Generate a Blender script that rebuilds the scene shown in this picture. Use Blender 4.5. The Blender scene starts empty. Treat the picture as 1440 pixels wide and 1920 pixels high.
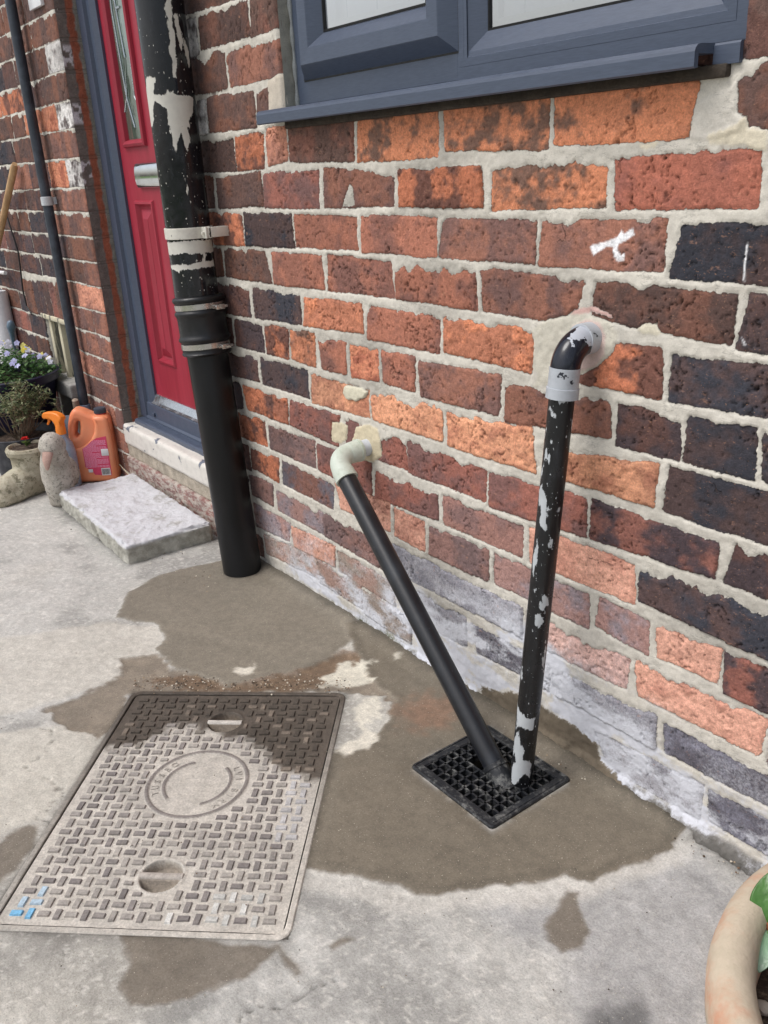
import bpy, bmesh, math, random
import numpy as np
from mathutils import Vector, Matrix

# ------------------------------------------------------------------ camera, sky, sun
sc = bpy.context.scene
COL = sc.collection
FPX, CX, CY = 1650.809, 720.0, 960.0
CAM = np.array([0.0, -1.0, 0.9927])
RM = np.array([[0.60225816, -0.26581526, 0.75274654],
               [0.79658369, 0.26192944, -0.54483703],
               [-0.05234049, 0.92775817, 0.36949324]])
cd = bpy.data.cameras.new('camera')
cam = bpy.data.objects.new('camera', cd); COL.objects.link(cam)
cd.sensor_fit = 'VERTICAL'; cd.sensor_height = 24.0
cd.lens = FPX / 1920.0 * 24.0
cd.clip_start = 0.02; cd.clip_end = 500
_m = Matrix([list(RM[0]) + [CAM[0]], list(RM[1]) + [CAM[1]], list(RM[2]) + [CAM[2]], [0, 0, 0, 1]])
cam.matrix_world = _m
sc.camera = cam

SUN_EL, SUN_AZ = math.radians(58), math.radians(200)   # azimuth from +Y, clockwise: behind the camera
w = bpy.data.worlds.new("World"); sc.world = w; w.use_nodes = True
nt = w.node_tree; nt.nodes.clear()
sky = nt.nodes.new('ShaderNodeTexSky'); sky.sky_type = 'NISHITA'; sky.sun_disc = False
sky.sun_elevation = SUN_EL; sky.sun_rotation = SUN_AZ
sky.air_density = 1.0; sky.dust_density = 4.0; sky.ozone_density = 1.0
hs = nt.nodes.new('ShaderNodeHueSaturation'); hs.inputs['Saturation'].default_value = 0.46
bg = nt.nodes.new('ShaderNodeBackground'); bg.inputs[1].default_value = 0.15
wo = nt.nodes.new('ShaderNodeOutputWorld')
nt.links.new(sky.outputs[0], hs.inputs['Color']); nt.links.new(hs.outputs[0], bg.inputs[0]); nt.links.new(bg.outputs[0], wo.inputs[0])

sl = bpy.data.lights.new('sun', 'SUN'); sl.energy = 1.0; sl.angle = math.radians(28); sl.color = (1.0, 0.985, 0.965)
so = bpy.data.objects.new('sun', sl); COL.objects.link(so)
sd_ = Vector((math.sin(SUN_AZ) * math.cos(SUN_EL), math.cos(SUN_AZ) * math.cos(SUN_EL), math.sin(SUN_EL)))
so.rotation_euler = sd_.to_track_quat('Z', 'Y').to_euler()
sc.view_settings.view_transform = 'Standard'; sc.view_settings.look = 'None'
sc.view_settings.gamma = 1.0; sc.view_settings.exposure = 0.24

# ------------------------------------------------------------------ measuring helpers (photo survey -> metres)
def _ray(px, py):
    return RM @ np.array([(px - CX) / FPX, -(py - CY) / FPX, -1.0])
def on_wall(px, py, y=0.0):
    d = _ray(px, py); t = (y - CAM[1]) / d[1]; p = CAM + t * d
    return p[0], p[2]
def on_ground(px, py, z=0.0):
    d = _ray(px, py); t = (z - CAM[2]) / d[2]; p = CAM + t * d
    return p[0], p[1]

def lin(c):
    r = []
    for v in c[:3]:
        v /= 255.0
        r.append(v / 12.92 if v <= 0.04045 else ((v + 0.055) / 1.055) ** 2.4)
    return tuple(r)

# ------------------------------------------------------------------ numpy noise
def _h(ix, iy, s):
    n = (ix.astype(np.int64) * 374761393 + iy.astype(np.int64) * 668265263 + s * 1442695041) & 0xffffffff
    n = ((n ^ (n >> 13)) * 1274126177) & 0xffffffff
    n = (n ^ (n >> 16)) & 0xffff
    return n / 65535.0
def vn(x, y, s=0):
    x0 = np.floor(x); y0 = np.floor(y); fx = x - x0; fy = y - y0
    fx = fx * fx * (3 - 2 * fx); fy = fy * fy * (3 - 2 * fy)
    a = _h(x0, y0, s); b = _h(x0 + 1, y0, s); c = _h(x0, y0 + 1, s); d = _h(x0 + 1, y0 + 1, s)
    return (a * (1 - fx) + b * fx) * (1 - fy) + (c * (1 - fx) + d * fx) * fy
def fbm(x, y, s=0, o=4, g=0.5):
    t = 0; a = 1; n = 0
    for i in range(o):
        t = t + a * vn(x, y, s + 17 * i); n += a; a *= g; x = x * 2.03 + 5.1; y = y * 2.03 + 3.7
    return t / n
def sst(a, b, x):
    t = np.clip((x - a) / (b - a), 0, 1); return t * t * (3 - 2 * t)
def poly_sd(P, X, Y):
    """signed distance to polygon, + inside"""
    P = np.asarray(P, float); n = len(P)
    d = np.full(X.shape, 1e9); ins = np.zeros(X.shape, bool)
    for i in range(n):
        x1, y1 = P[i]; x2, y2 = P[(i + 1) % n]
        ex, ey = x2 - x1, y2 - y1
        t = np.clip(((X - x1) * ex + (Y - y1) * ey) / (ex * ex + ey * ey + 1e-12), 0, 1)
        d = np.minimum(d, np.hypot(X - x1 - t * ex, Y - y1 - t * ey))
        c = ((y1 > Y) != (y2 > Y)) & (X < (x2 - x1) * (Y - y1) / (y2 - y1 + 1e-15) + x1)
        ins ^= c
    return np.where(ins, d, -d)

# ------------------------------------------------------------------ object helpers
def link(o, parent=None):
    COL.objects.link(o)
    if parent is not None: o.parent = parent
    return o
def thing(name, label, cat, loc=(0, 0, 0), rotz=0, group=None):
    o = bpy.data.objects.new(name, None); o.empty_display_size = 0.05
    o.location = loc; o.rotation_euler = (0, 0, rotz); o['label'] = label; o['category'] = cat
    if group: o['group'] = group
    return link(o)
def tag(o, label, cat, group=None):
    o['label'] = label; o['category'] = cat
    if group: o['group'] = group
    return o

class MB:
    """collects shapes, builds ONE mesh object"""
    def __init__(s): s.v = []; s.f = []; s.c = []; s.cur = (1, 1, 1)
    def add(s, V, F):
        k = len(s.v); s.v += [tuple(map(float, p)) for p in V]; s.c += [s.cur] * len(V)
        s.f += [tuple(i + k for i in f) for f in F]
    def box(s, x0, x1, y0, y1, z0, z1, b=0.0, M=None):
        bm = bmesh.new(); bmesh.ops.create_cube(bm, size=1)
        for v in bm.verts:
            v.co = Vector(((x0 + x1) / 2 + v.co.x * (x1 - x0), (y0 + y1) / 2 + v.co.y * (y1 - y0), (z0 + z1) / 2 + v.co.z * (z1 - z0)))
        if b > 0: bmesh.ops.bevel(bm, geom=bm.edges[:], offset=b, segments=2, affect='EDGES', profile=0.5)
        if M is not None: bmesh.ops.transform(bm, matrix=M, verts=bm.verts)
        s.frombm(bm)
    def frombm(s, bm):
        bm.verts.index_update()
        s.add([v.co for v in bm.verts], [[v.index for v in f.verts] for f in bm.faces]); bm.free()
    def tube(s, pts, r, n=24, caps=True, squash=None):
        """sweep a circle along pts; r scalar or list"""
        P = [Vector(p) for p in pts]; m = len(P)
        R = [r] * m if not hasattr(r, '__len__') else list(r)
        T = []
        for i in range(m):
            a = P[max(i - 1, 0)]; b = P[min(i + 1, m - 1)]; t = (b - a)
            T.append(t.normalized() if t.length > 1e-9 else (T[-1] if T else Vector((0, 0, 1))))
        up = Vector((0, 0, 1)) if abs(T[0].z) < 0.9 else Vector((0, 1, 0))
        u = T[0].cross(up).normalized(); V = []
        for i in range(m):
            u = (u - T[i] * u.dot(T[i])); u.normalize(); w_ = T[i].cross(u)
            for k in range(n):
                a = 2 * math.pi * k / n
                V.append(P[i] + (u * math.cos(a) + w_ * math.sin(a) * (squash or 1)) * R[i])
        F = []
        for i in range(m - 1):
            for k in range(n):
                a = i * n + k; b = i * n + (k + 1) % n
                F.append((a, b, b + n, a + n))
        if caps:
            F.append(tuple(range(n - 1, -1, -1))); F.append(tuple((m - 1) * n + k for k in range(n)))
        s.add(V, F)
    def lathe(s, prof, c=(0, 0, 0), n=48, M=None, wob=0, seed=0):
        rnd = random.Random(seed); ph = [rnd.uniform(0, 6.28) for _ in range(4)]
        V = []
        for (r, z) in prof:
            for k in range(n):
                a = 2 * math.pi * k / n
                rr = r * (1 + wob * (math.sin(3 * a + ph[0]) + math.sin(5 * a + ph[1] + z * 20)))
                p = Vector((rr * math.cos(a), rr * math.sin(a), z))
                if M is not None: p = M @ p
                V.append(p + Vector(c))
        F = []
        for i in range(len(prof) - 1):
            for k in range(n):
                a = i * n + k; b = i * n + (k + 1) % n
                F.append((a, b, b + n, a + n))
        if prof[0][0] < 1e-4 or True:
            pass
        s.add(V, F)
    def build(s, name, m, parent=None, smooth=True, ang=40, col=False):
        me = bpy.data.meshes.new(name); me.from_pydata(s.v, [], s.f); me.validate(); me.update()
        if smooth:
            me.polygons.foreach_set('use_smooth', [True] * len(me.polygons))
            try: me.set_sharp_from_angle(angle=math.radians(ang))
            except Exception: pass
        if col and len(me.vertices) == len(s.c):
            at = me.color_attributes.new('vc', 'FLOAT_COLOR', 'POINT')
            at.data.foreach_set('color', np.hstack([np.array(s.c, np.float32), np.ones((len(s.c), 1), np.float32)]).ravel())
        o = bpy.data.objects.new(name, me); me.materials.append(m)
        return link(o, parent)

def np_mesh(name, V, F, mat, parent=None, attrs=None, smooth=True):
    me = bpy.data.meshes.new(name)
    V = np.asarray(V, np.float32); F = np.asarray(F, np.int32)
    me.vertices.add(len(V)); me.vertices.foreach_set('co', V.ravel())
    me.loops.add(F.size); me.loops.foreach_set('vertex_index', F.ravel())
    me.polygons.add(len(F)); me.polygons.foreach_set('loop_start', np.arange(0, F.size, F.shape[1], dtype=np.int32))
    try: me.polygons.foreach_set('loop_total', np.full(len(F), F.shape[1], np.int32))
    except Exception: pass
    me.update(calc_edges=True)
    if smooth: me.polygons.foreach_set('use_smooth', np.ones(len(F), bool))
    for k, a in (attrs or {}).items():
        a = np.asarray(a, np.float32)
        if a.ndim == 1:
            at = me.attributes.new(k, 'FLOAT', 'POINT'); at.data.foreach_set('value', a)
        else:
            at = me.color_attributes.new(k, 'FLOAT_COLOR', 'POINT')
            at.data.foreach_set('color', np.hstack([a, np.ones((len(a), 1), np.float32)]).ravel())
    me.validate()
    o = bpy.data.objects.new(name, me); me.materials.append(mat)
    return link(o, parent)

def spans(*seg):
    """seg: (a,b,step)... -> sorted unique coordinates"""
    out = []
    for a, b, st in seg:
        n = max(1, int(round((b - a) / st))); out += list(np.linspace(a, b, n + 1))
    out = np.array(sorted(set(np.round(out, 6))))
    return out

# ------------------------------------------------------------------ material builder
class NT:
    def __init__(s, name):
        s.m = bpy.data.materials.new(name); s.m.use_nodes = True; s.t = s.m.node_tree; s.t.nodes.clear()
        s.out = s.t.nodes.new('ShaderNodeOutputMaterial'); s.b = s.t.nodes.new('ShaderNodeBsdfPrincipled')
        s.t.links.new(s.b.outputs[0], s.out.inputs[0])
    def n(s, typ, **k):
        x = s.t.nodes.new('ShaderNode' + typ)
        for a, v in k.items(): setattr(x, a, v)
        return x
    def put(s, sock, v):
        if hasattr(v, 'outputs'): v = v.outputs[0]
        if hasattr(v, 'links'): s.t.links.new(v, sock)
        elif isinstance(v, (tuple, list)) and len(v) == 3 and sock.type == 'RGBA': sock.default_value = (*v, 1)
        else: sock.default_value = v
    def coord(s, kind='Object', scale=(1, 1, 1)):
        c = s.n('TexCoord'); mp = s.n('Mapping'); s.t.links.new(c.outputs[kind], mp.inputs[0]); mp.inputs['Scale'].default_value = scale
        return mp.outputs[0]
    def noise(s, scale, detail=3, rough=0.6, vec=None, dist=0):
        x = s.n('TexNoise'); x.inputs['Scale'].default_value = scale; x.inputs['Detail'].default_value = detail
        x.inputs['Roughness'].default_value = rough; x.inputs['Distortion'].default_value = dist
        s.put(x.inputs['Vector'], vec if vec is not None else s.coord()); return x.outputs['Fac']
    def vor(s, scale, vec=None, feature='F1'):
        x = s.n('TexVoronoi'); x.feature = feature; x.inputs['Scale'].default_value = scale
        s.put(x.inputs['Vector'], vec if vec is not None else s.coord()); return x.outputs['Distance']
    def attr(s, name, fac=True):
        x = s.n('Attribute'); x.attribute_name = name; return x.outputs['Fac' if fac else 'Color']
    def math(s, op, a, b=0.0, c=None):
        x = s.n('Math'); x.operation = op; s.put(x.inputs[0], a); s.put(x.inputs[1], b)
        if c is not None: s.put(x.inputs[2], c)
        return x.outputs[0]
    def ramp(s, v, a, b, lo=0.0, hi=1.0, smooth=True):
        x = s.n('MapRange'); x.interpolation_type = 'SMOOTHSTEP' if smooth else 'LINEAR'
        s.put(x.inputs[0], v); x.inputs[1].default_value = a; x.inputs[2].default_value = b; x.inputs[3].default_value = lo; x.inputs[4].default_value = hi
        return x.outputs[0]
    def mix(s, f, a, b, mode='MIX'):
        x = s.n('Mix'); x.data_type = 'RGBA'; x.blend_type = mode; x.clamp_factor = True
        s.put(x.inputs[0], f); s.put(x.inputs[6], a); s.put(x.inputs[7], b); return x.outputs[2]
    def gray(s, v):
        x = s.n('CombineColor'); [s.put(x.inputs[i], v) for i in range(3)]; return x.outputs[0]
    def bump(s, h, dist=0.001, strength=1.0, prev=None):
        x = s.n('Bump'); x.inputs['Strength'].default_value = strength; x.inputs['Distance'].default_value = dist
        s.put(x.inputs['Height'], h)
        if prev is not None: s.put(x.inputs['Normal'], prev)
        s.put(s.b.inputs['Normal'], x.outputs[0]); return x.outputs[0]
    def set(s, **k):
        mp = dict(col='Base Color', rough='Roughness', metal='Metallic', spec='Specular IOR Level', coat='Coat Weight', coatr='Coat Roughness', trans='Transmission Weight', alpha='Alpha', sss='Subsurface Weight', emis='Emission Color', emiss='Emission Strength', ior='IOR')
        for a, v in k.items(): s.put(s.b.inputs[mp[a]], v)
        return s

def simple(name, rgb, rough=0.5, var=0.15, scale=30, bscale=120, bd=0.0004, **k):
    """painted / moulded surface with slight mottling, speckle and fine bump"""
    t = NT(name); c = lin(rgb)
    f = t.ramp(t.noise(scale, 5, 0.65), 0.3, 0.7, 1 - var, 1 + var * 0.6)
    g = t.ramp(t.noise(scale * 9, 2, 0.5), 0.3, 0.7, 1 - var * 0.5, 1 + var * 0.3)
    col = t.mix(1.0, c, t.gray(t.math('MULTIPLY', f, g)), 'MULTIPLY')
    t.set(col=col, rough=t.ramp(t.noise(scale * 1.7, 3), 0.3, 0.7, max(rough - 0.1, 0.03), min(rough + 0.12, 1)), **k)
    if bd: t.bump(t.noise(bscale, 4, 0.6), bd)
    return t.m

# ================================================================== THE HOUSE WALL
PAL = dict(B=((130, 85, 68), (95, 72, 66)), B2=((142, 92, 75), (110, 82, 72)), D2=((105, 78, 70), (132, 85, 65)),
    D=((82, 68, 72), (112, 76, 66)), DN=((90, 70, 68), (60, 62, 72)), N=((60, 63, 72), (96, 72, 68)), R=((170, 103, 78), (136, 88, 76)),
    R2=((150, 96, 76), (118, 84, 78)), R3=((148, 88, 74), (120, 82, 78)), RO=((176, 106, 74), (208, 122, 76)), O=((207, 124, 78), (118, 86, 72)),
    O2=((202, 122, 84), (165, 90, 64)), O3=((216, 146, 104), (176, 110, 80)), BO=((122, 78, 64), (202, 115, 70)), OP=((208, 136, 106), (170, 110, 90)),
    W=((205, 203, 203), (92, 84, 84)), RD=((160, 100, 84), (84, 70, 76)), DR=((94, 76, 80), (170, 102, 84)), O4=((212, 152, 128), (182, 122, 102)),
    O5=((208, 166, 156), (185, 150, 145)), D3=((125, 100, 98), (150, 110, 100)), D4=((150, 136, 142), (172, 130, 120)), DN3=((110, 110, 122), (142, 96, 82)),
    R4=((152, 108, 98), (130, 98, 95)), R5=((165, 132, 120), (150, 136, 126)), N4=((176, 176, 184), (142, 142, 152)), N3=((125, 125, 140), (95, 92, 102)),
    RC=((176, 98, 74), (156, 90, 76)), G=((110, 103, 96), (90, 84, 80)))
MORT = lin((206, 201, 190))
CRS, H0 = 0.0811, 1.13905      # course height, top of the course level with the window board

QD = []
def q(row, col, *c):
    QD.append((col, [on_wall(c[i], c[i + 1]) for i in range(0, 8, 2)], row))
_T = {1: (360, 0), 2: (360, 380), 3: (420, 740), 4: (640, 200), 5: (640, 560), 6: (640, 900)}
def z(t, row, col, *c):
    ox, oy = _T[t]; q(row, col, *[(ox if i % 2 == 0 else oy) + v / 4.8 for i, v in enumerate(c)])
z(1,-3,'B',-150,20,480,-200,490,-60,-120,140)
z(1,-2,'W',-60,190,30,165,60,470,-40,510)
z(1,-2,'B',60,165,490,10,520,315,85,435)
z(1,-2,'B2',530,-5,745,-60,790,225,540,320)
z(1,-1,'D2',-60,560,285,460,315,785,-30,850)
z(1,-1,'R2',315,490,800,330,835,660,345,770)
z(1,0,'W',20,930,125,905,135,1195,60,1200)
z(1,0,'D2',140,880,550,835,575,1135,160,1185)
z(1,0,'D2',590,850,690,800,700,1080,600,1100)
z(1,1,'B',55,1290,365,1250,390,1530,95,1540)
z(1,1,'BO',390,1240,640,1200,645,1500,410,1525)
z(1,1,'OP',670,1170,840,1150,855,1440,690,1480)
q(1,'B2',541,242-22,661,227-22,662,300,545,301)
z(1,2,'D2',110,1600,180,1595,200,1860,135,1860)
z(1,2,'D2',215,1620,615,1555,640,1840,245,1865)
q(2,'R3',495,326,596,323,598,387,497,386)
z(2,3,'BO',160,100,440,110,465,375,200,365)
z(2,3,'DN',470,100,890,110,920,400,490,375)
q(3,'R',552,403,667,411,668,466,557,461)
z(2,4,'D2',185,420,250,420,285,650,215,660)
z(2,4,'D2',290,420,650,445,715,715,310,655)
z(2,4,'R',720,460,1160,490,1190,770,745,725)
q(4,'R',615,480,732,494,737,555,616,542)
z(2,5,'D',225,730,505,770,530,1020,280,980)
z(2,5,'DN',550,780,965,840,985,1085,570,1025)
q(5,'RO',572,559,676,571,680,622,571,609)
z(2,6,'D',300,1040,345,1050,370,1275,320,1260)
z(2,6,'D',380,1060,620,1100,650,1340,400,1280)
z(2,6,'BO',655,1100,860,1150,870,1395,680,1350)
z(2,6,'O',885,1160,1095,1180,1110,1470,905,1400)
z(2,6,'R',1140,1230,1375,1270,1385,1540,1180,1480)
z(5,6,'O2',80,430,320,460,330,730,95,700)
z(5,6,'R',365,480,650,530,650,830,385,745)
z(5,6,'R2',700,575,1430,700,1400,1035,720,870)
q(6,'R2',950,720,1141,758,1140,818,947,787)
q(6,'D',1161,760,1271,787,1270,859,1156,831)
q(6,'DN',1294,785,1415,806,1411,897,1283,863)
q(6,'N',1436,815,1560,842,1560,935,1434,900)
z(2,7,'D',320,1340,575,1400,605,1600,350,1540)
z(2,7,'DN',615,1400,1030,1520,1055,1750,640,1620)
q(7,'O3',585,702,689,735,692,781,586,753)
z(5,7,'O3',275,840,900,990,905,1270,290,1080)
q(7,'O3',840,777,994,804,1002,885,842,833)
q(7,'O3',1067,852,1234,872,1223,947,1060,897)
q(7,'DN',1259,880,1452,931,1452,1020,1247,958)
z(2,8,'D',370,1600,430,1620,455,1840,400,1840)
q(8,'BO',456,724,538,750,540,795,465,765)
q(8,'R3',545,752,635,780,633,835,545,796)
q(8,'R3',649,788,757,829,763,879,651,840)
q(8,'R3',765,829,909,885,909,937,768,885)
q(8,'R3',919,889,1098,935,1097,1003,919,947)
q(8,'RD',1113,939,1345,1020,1337,1081,1109,1007)
q(8,'D',1382,1022,1560,1080,1560,1165,1361,1091)
q(9,'BO',447,775,495,790,501,835,453,817)
q(9,'D3',505,800,590,830,591,876,508,840)
q(9,'R3',596,834,695,870,696,925,598,880)
q(9,'R3',706,885,819,930,820,973,705,931)
q(9,'R4',832,933,978,989,977,1042,833,981)
q(9,'O4',996,990,1187,1058,1187,1129,996,1052)
q(9,'DN',1205,1062,1460,1160,1460,1245,1198,1122)
q(10,'BO',471,842,522,862,523,902,474,876)
q(10,'DN3',530,865,624,912,624,952,531,905)
q(10,'O4',630,905,730,942,730,995,640,952)
q(10,'O4',740,954,793,979,795,1032,742,1002)
q(10,'D3',807,990,915,1033,913,1087,806,1038)
q(10,'D4',929,1040,1102,1118,1101,1175,929,1093)
q(10,'D4',1127,1124,1213,1164,1212,1224,1118,1172)
q(10,'O4',1232,1170,1350,1220,1343,1277,1234,1230)
q(10,'DR',1363,1224,1560,1310,1560,1390,1361,1297)
q(11,'D3',468,890,510,909,512,947,474,925)
q(11,'D4',518,920,604,963,605,1000,522,955)
q(11,'D3',608,965,715,1012,720,1068,609,1003)
q(11,'N4',728,1015,823,1065,823,1112,730,1065)
q(11,'N4',829,1070,978,1141,977,1193,828,1115)
q(11,'O5',990,1150,1177,1239,1171,1288,990,1200)
q(11,'O4',1192,1242,1436,1350,1420,1412,1200,1303)
q(12,'D4',476,944,543,982,543,1013,482,985)
q(12,'O4',547,987,628,1025,628,1060,553,1023)
q(12,'R5',635,1035,735,1090,740,1135,637,1070)
q(12,'N4',768,1100,872,1160,872,1210,770,1152)
q(12,'N3',888,1175,978,1222,975,1262,895,1222)
q(12,'D4',990,1232,1027,1250,1027,1293,990,1272)
q(12,'N4',1040,1258,1229,1341,1226,1400,1043,1301)
q(12,'N3',1248,1360,1450,1462,1455,1515,1248,1409)
q(13,'R5',495,1003,590,1045,600,1085,500,1035)
q(13,'R5',595,1050,675,1095,678,1140,600,1090)
q(13,'R5',682,1105,770,1160,770,1205,684,1150)
q(13,'N4',1120,1376,1315,1473,1308,1535,1140,1435)
q(13,'N3',1331,1483,1560,1600,1560,1670,1333,1540)
q(1,'O',672,213,819,200,819,290,672,301)
q(1,'O',835,195,1027,178,1025,275,836,279)
q(1,'O',1043,178,1310,150,1286,254,1042,269)
q(1,'D2',1383,130,1460,125,1460,240,1388,225)
q(-1,'B2',1396,-60,1480,-75,1480,75,1402,78)
q(2,'R2',608,318,735,328,738,383,610,387)
q(2,'BO',748,322,900,316,905,386,752,384)
q(2,'O',925,320,1136,302,1131,384,925,390)
q(2,'RC',1156,302,1420,282,1420,386,1158,388)
q(2,'D2',1452,280,1600,276,1600,392,1452,388)
q(3,'R',678,408,816,411,816,479,680,469)
q(3,'R2',832,413,1001,417,1001,490,824,480)
q(3,'R2',1018,420,1247,415,1239,504,1012,494)
q(3,'DN',1285,425,1460,425,1455,530,1259,516)
q(4,'R',744,494,888,509,893,579,744,556)
q(4,'R2',904,505,1092,528,1072,606,908,580)
q(4,'B',1119,528,1377,558,1367,643,1112,592)
q(4,'N',1408,553,1560,575,1560,684,1385,650)
q(5,'R',690,576,823,596,823,660,690,633)
q(5,'RO',834,597,996,622,996,696,835,658)
q(5,'BO',1022,632,1237,658,1237,746,1022,700)
q(5,'DN',1263,670,1460,688,1455,780,1256,750)

rr = random.Random(7)
def quad_cell(x0, x1, zt, zb, col, j=0.002):
    g = lambda: rr.uniform(-j, j)
    QD.append((col, [(x0 + g(), zt + g()), (x1 + g(), zt + g()), (x1 + g(), zb + g()), (x0 + g(), zb + g())], 99))
def fill(x0, x1, zt, zb, cols, first=None, jw=0.012):
    x = x0
    while x < x1 - 0.03:
        L = first if first else (0.112 if rr.random() < 0.22 else 0.222) * rr.uniform(0.96, 1.03)
        first = None
        e = min(x + L, x1)
        if x1 - e < 0.05: e = x1
        if e - x > 0.03: quad_cell(x, e, zt, zb, rr.choice(cols))
        x = e + jw
MAINC = ['B', 'B2', 'D2', 'D', 'R2', 'R3', 'R', 'BO', 'D']
traced = [(c, p, r) for c, p, r in QD]
XL, XR = -2.085, 2.0
WX0, WX1, WZ0, WZ1 = -1.637, -0.640, 1.098, 1.98       # window opening
DX0, DX1, DZ0, DZ1 = -2.855, -2.085, 0.214, 2.24       # door opening
for row in range(-18, 14):
    zt = H0 - CRS * row; zb = zt - 0.0595
    xs = [pp[0] for c, p, r in traced if r == row for pp in p]
    if xs:
        a, b = min(xs) - 0.014, max(xs) + 0.014
        if row in (-3, -2, -1, 0): b = WX0
        if a - XL > 0.03: fill(XL, a, zt, zb, ['D2', 'B', 'W'] if row < 2 else ['D', 'D2'])
        if b < -0.4: fill(max(b, -0.60) if row < 0 else b, XR, zt, zb, ['D', 'DN', 'B'] if row < 9 else ['N3', 'D3', 'R4'])
        if row in (-3, -2, -1, 0): fill(WX1 + 0.012, -0.28, zt, zb, ['D', 'B2']) if row < 0 else None
    else:
        if zb > WZ1: fill(XL, XR, zt, zb, MAINC, rr.uniform(.1, .22))
        else:
            fill(XL, WX0, zt, zb, MAINC, rr.uniform(.1, .22)); fill(WX1 + 0.012, XR, zt, zb, MAINC, rr.uniform(.1, .2))
for zt in np.arange(DZ1 + 0.08, 2.62, CRS): fill(DX0, DX1, zt, zt - 0.06, MAINC)

# wall left of the door: beds and head joints surveyed, the rest laid in the same bond
LB = [1.607, 1.526, 1.445, 1.371, 1.287, 1.21, 1.134, 1.052, .965, .893, .818, .741, .665, .582, .504, .422, .343, .263, .185, .105, .03, -.05]
LZ = [2.64 - 0.081 * i for i in range(13)]
LB = [v for v in LZ if v > 1.66] + LB
LH = {1.445: ([(350, 400)], 'BB'), 1.371: ([(385, 740), (530, 700)], 'BBW'), 1.287: ([(480, 1050)], 'DB'),
      1.21: ([(500, 1350), (640, 1300)], 'OOW'), 1.134: ([(580, 1650)], 'BR')}
LH2 = {1.052: ([(560, 180), (760, 180)], 'DOW'), .965: ([(700, 450)], 'BR'), .893: ([(870, 730)], 'RR'), .818: ([(775, 980)], 'DB'),
       .741: ([(950, 1280)], 'BR'), .665: ([(880, 1540)], 'BP'), .582: ([(1050, 1800)], 'RR')}
LH3 = {.504: ([(975, 380)], 'RR'), .422: ([(1140, 650)], 'PR'), .343: ([(1060, 880)], 'RR')}
MAPC = dict(B='D2', D='D', O='O2', W='W', R='R2', P='OP')
for i in range(len(LB) - 1):
    zt, zb = LB[i] - 0.007, LB[i + 1] + 0.007
    key = LB[i]; x1 = DX0
    hj = None
    for T_, oy in ((LH, 0), (LH2, 300), (LH3, 580)):
        if key in T_: hj = ([on_wall(px / 6.0, oy + py / 6.0)[0] for px, py in T_[key][0]], T_[key][1])
    if hj:
        xs = hj[0]; cols = [MAPC[c] for c in hj[1]]
        e = x1
        for k in range(len(xs) - 1, -1, -1):
            quad_cell(xs[k] + 0.005, e, zt, zb, cols[k + 1], 0.0015); e = xs[k] - 0.005
        x0 = e - 0.2; quad_cell(x0, e, zt, zb, cols[0], 0.0015); x1 = x0 - 0.012
    lim = -7.0
    # soldier course over the cellar opening and the opening itself interrupt the bond
    if .50 < (zt + zb) / 2 < .655 :
        x1 = min(x1, -3.27)
        if key == .665:
            xx = -3.285
            for k in range(7): QD.append((rr.choice(['D2', 'D', 'R3', 'B']), [(xx - .055, .648 - .003 * k), (xx, .65 - .003 * k), (xx + .003, .512), (xx - .052, .512)], 99)); xx -= .066
        x1 = min(x1, -3.74)
    elif (zt + zb) / 2 < .50: 
        if x1 > -3.27: fill(-3.262, x1, zt, zb, ['R2', 'D2'])
        x1 = min(x1, -3.545)
    fill(lim, x1, zt, zb, ['D2', 'D2', 'B', 'D', 'R2', 'BO', 'O2', 'DN'] if zt > 1.0 else ['D2', 'D', 'B', 'D', 'DN', 'R3'])

gx = spans((-7, -4.4, .025), (-4.4, DX0, .004), (DX0, DX1, .04), (DX1, WX0, .0025), (WX0, WX1, .0022), (WX1, -.40, .0022), (-.40, 2.0, .02))
gz = spans((-.06, DZ0, .0028), (DZ0, WZ0, .0026), (WZ0, 1.62, .005), (1.62, WZ1, .02), (WZ1, DZ1, .02), (DZ1, 2.64, .02))
X, Z = np.meshgrid(gx, gz, indexing='ij')
dx = (fbm(X * 150, Z * 150, 3, 4, .7) - .5) * .0072 + (vn(X * 28, Z * 28, 9) - .5) * .0025
dz = (fbm(X * 150, Z * 150, 31, 4, .7) - .5) * .0068 + (vn(X * 22, Z * 30, 19) - .5) * .003
sd = np.full(X.shape, -0.03); bc = np.zeros(X.shape + (3,)); bc[:] = lin((130, 85, 68)); tilt = np.zeros(X.shape)
rough_ = np.full(X.shape, .5)
drip = lambda c: .9
n_lo = fbm(X * 16, Z * 26, 55, 4); n_mid = fbm(X * 75, Z * 75, 77, 4, .6); n_hi = fbm(X * 240, Z * 240, 99, 3, .6)
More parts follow.
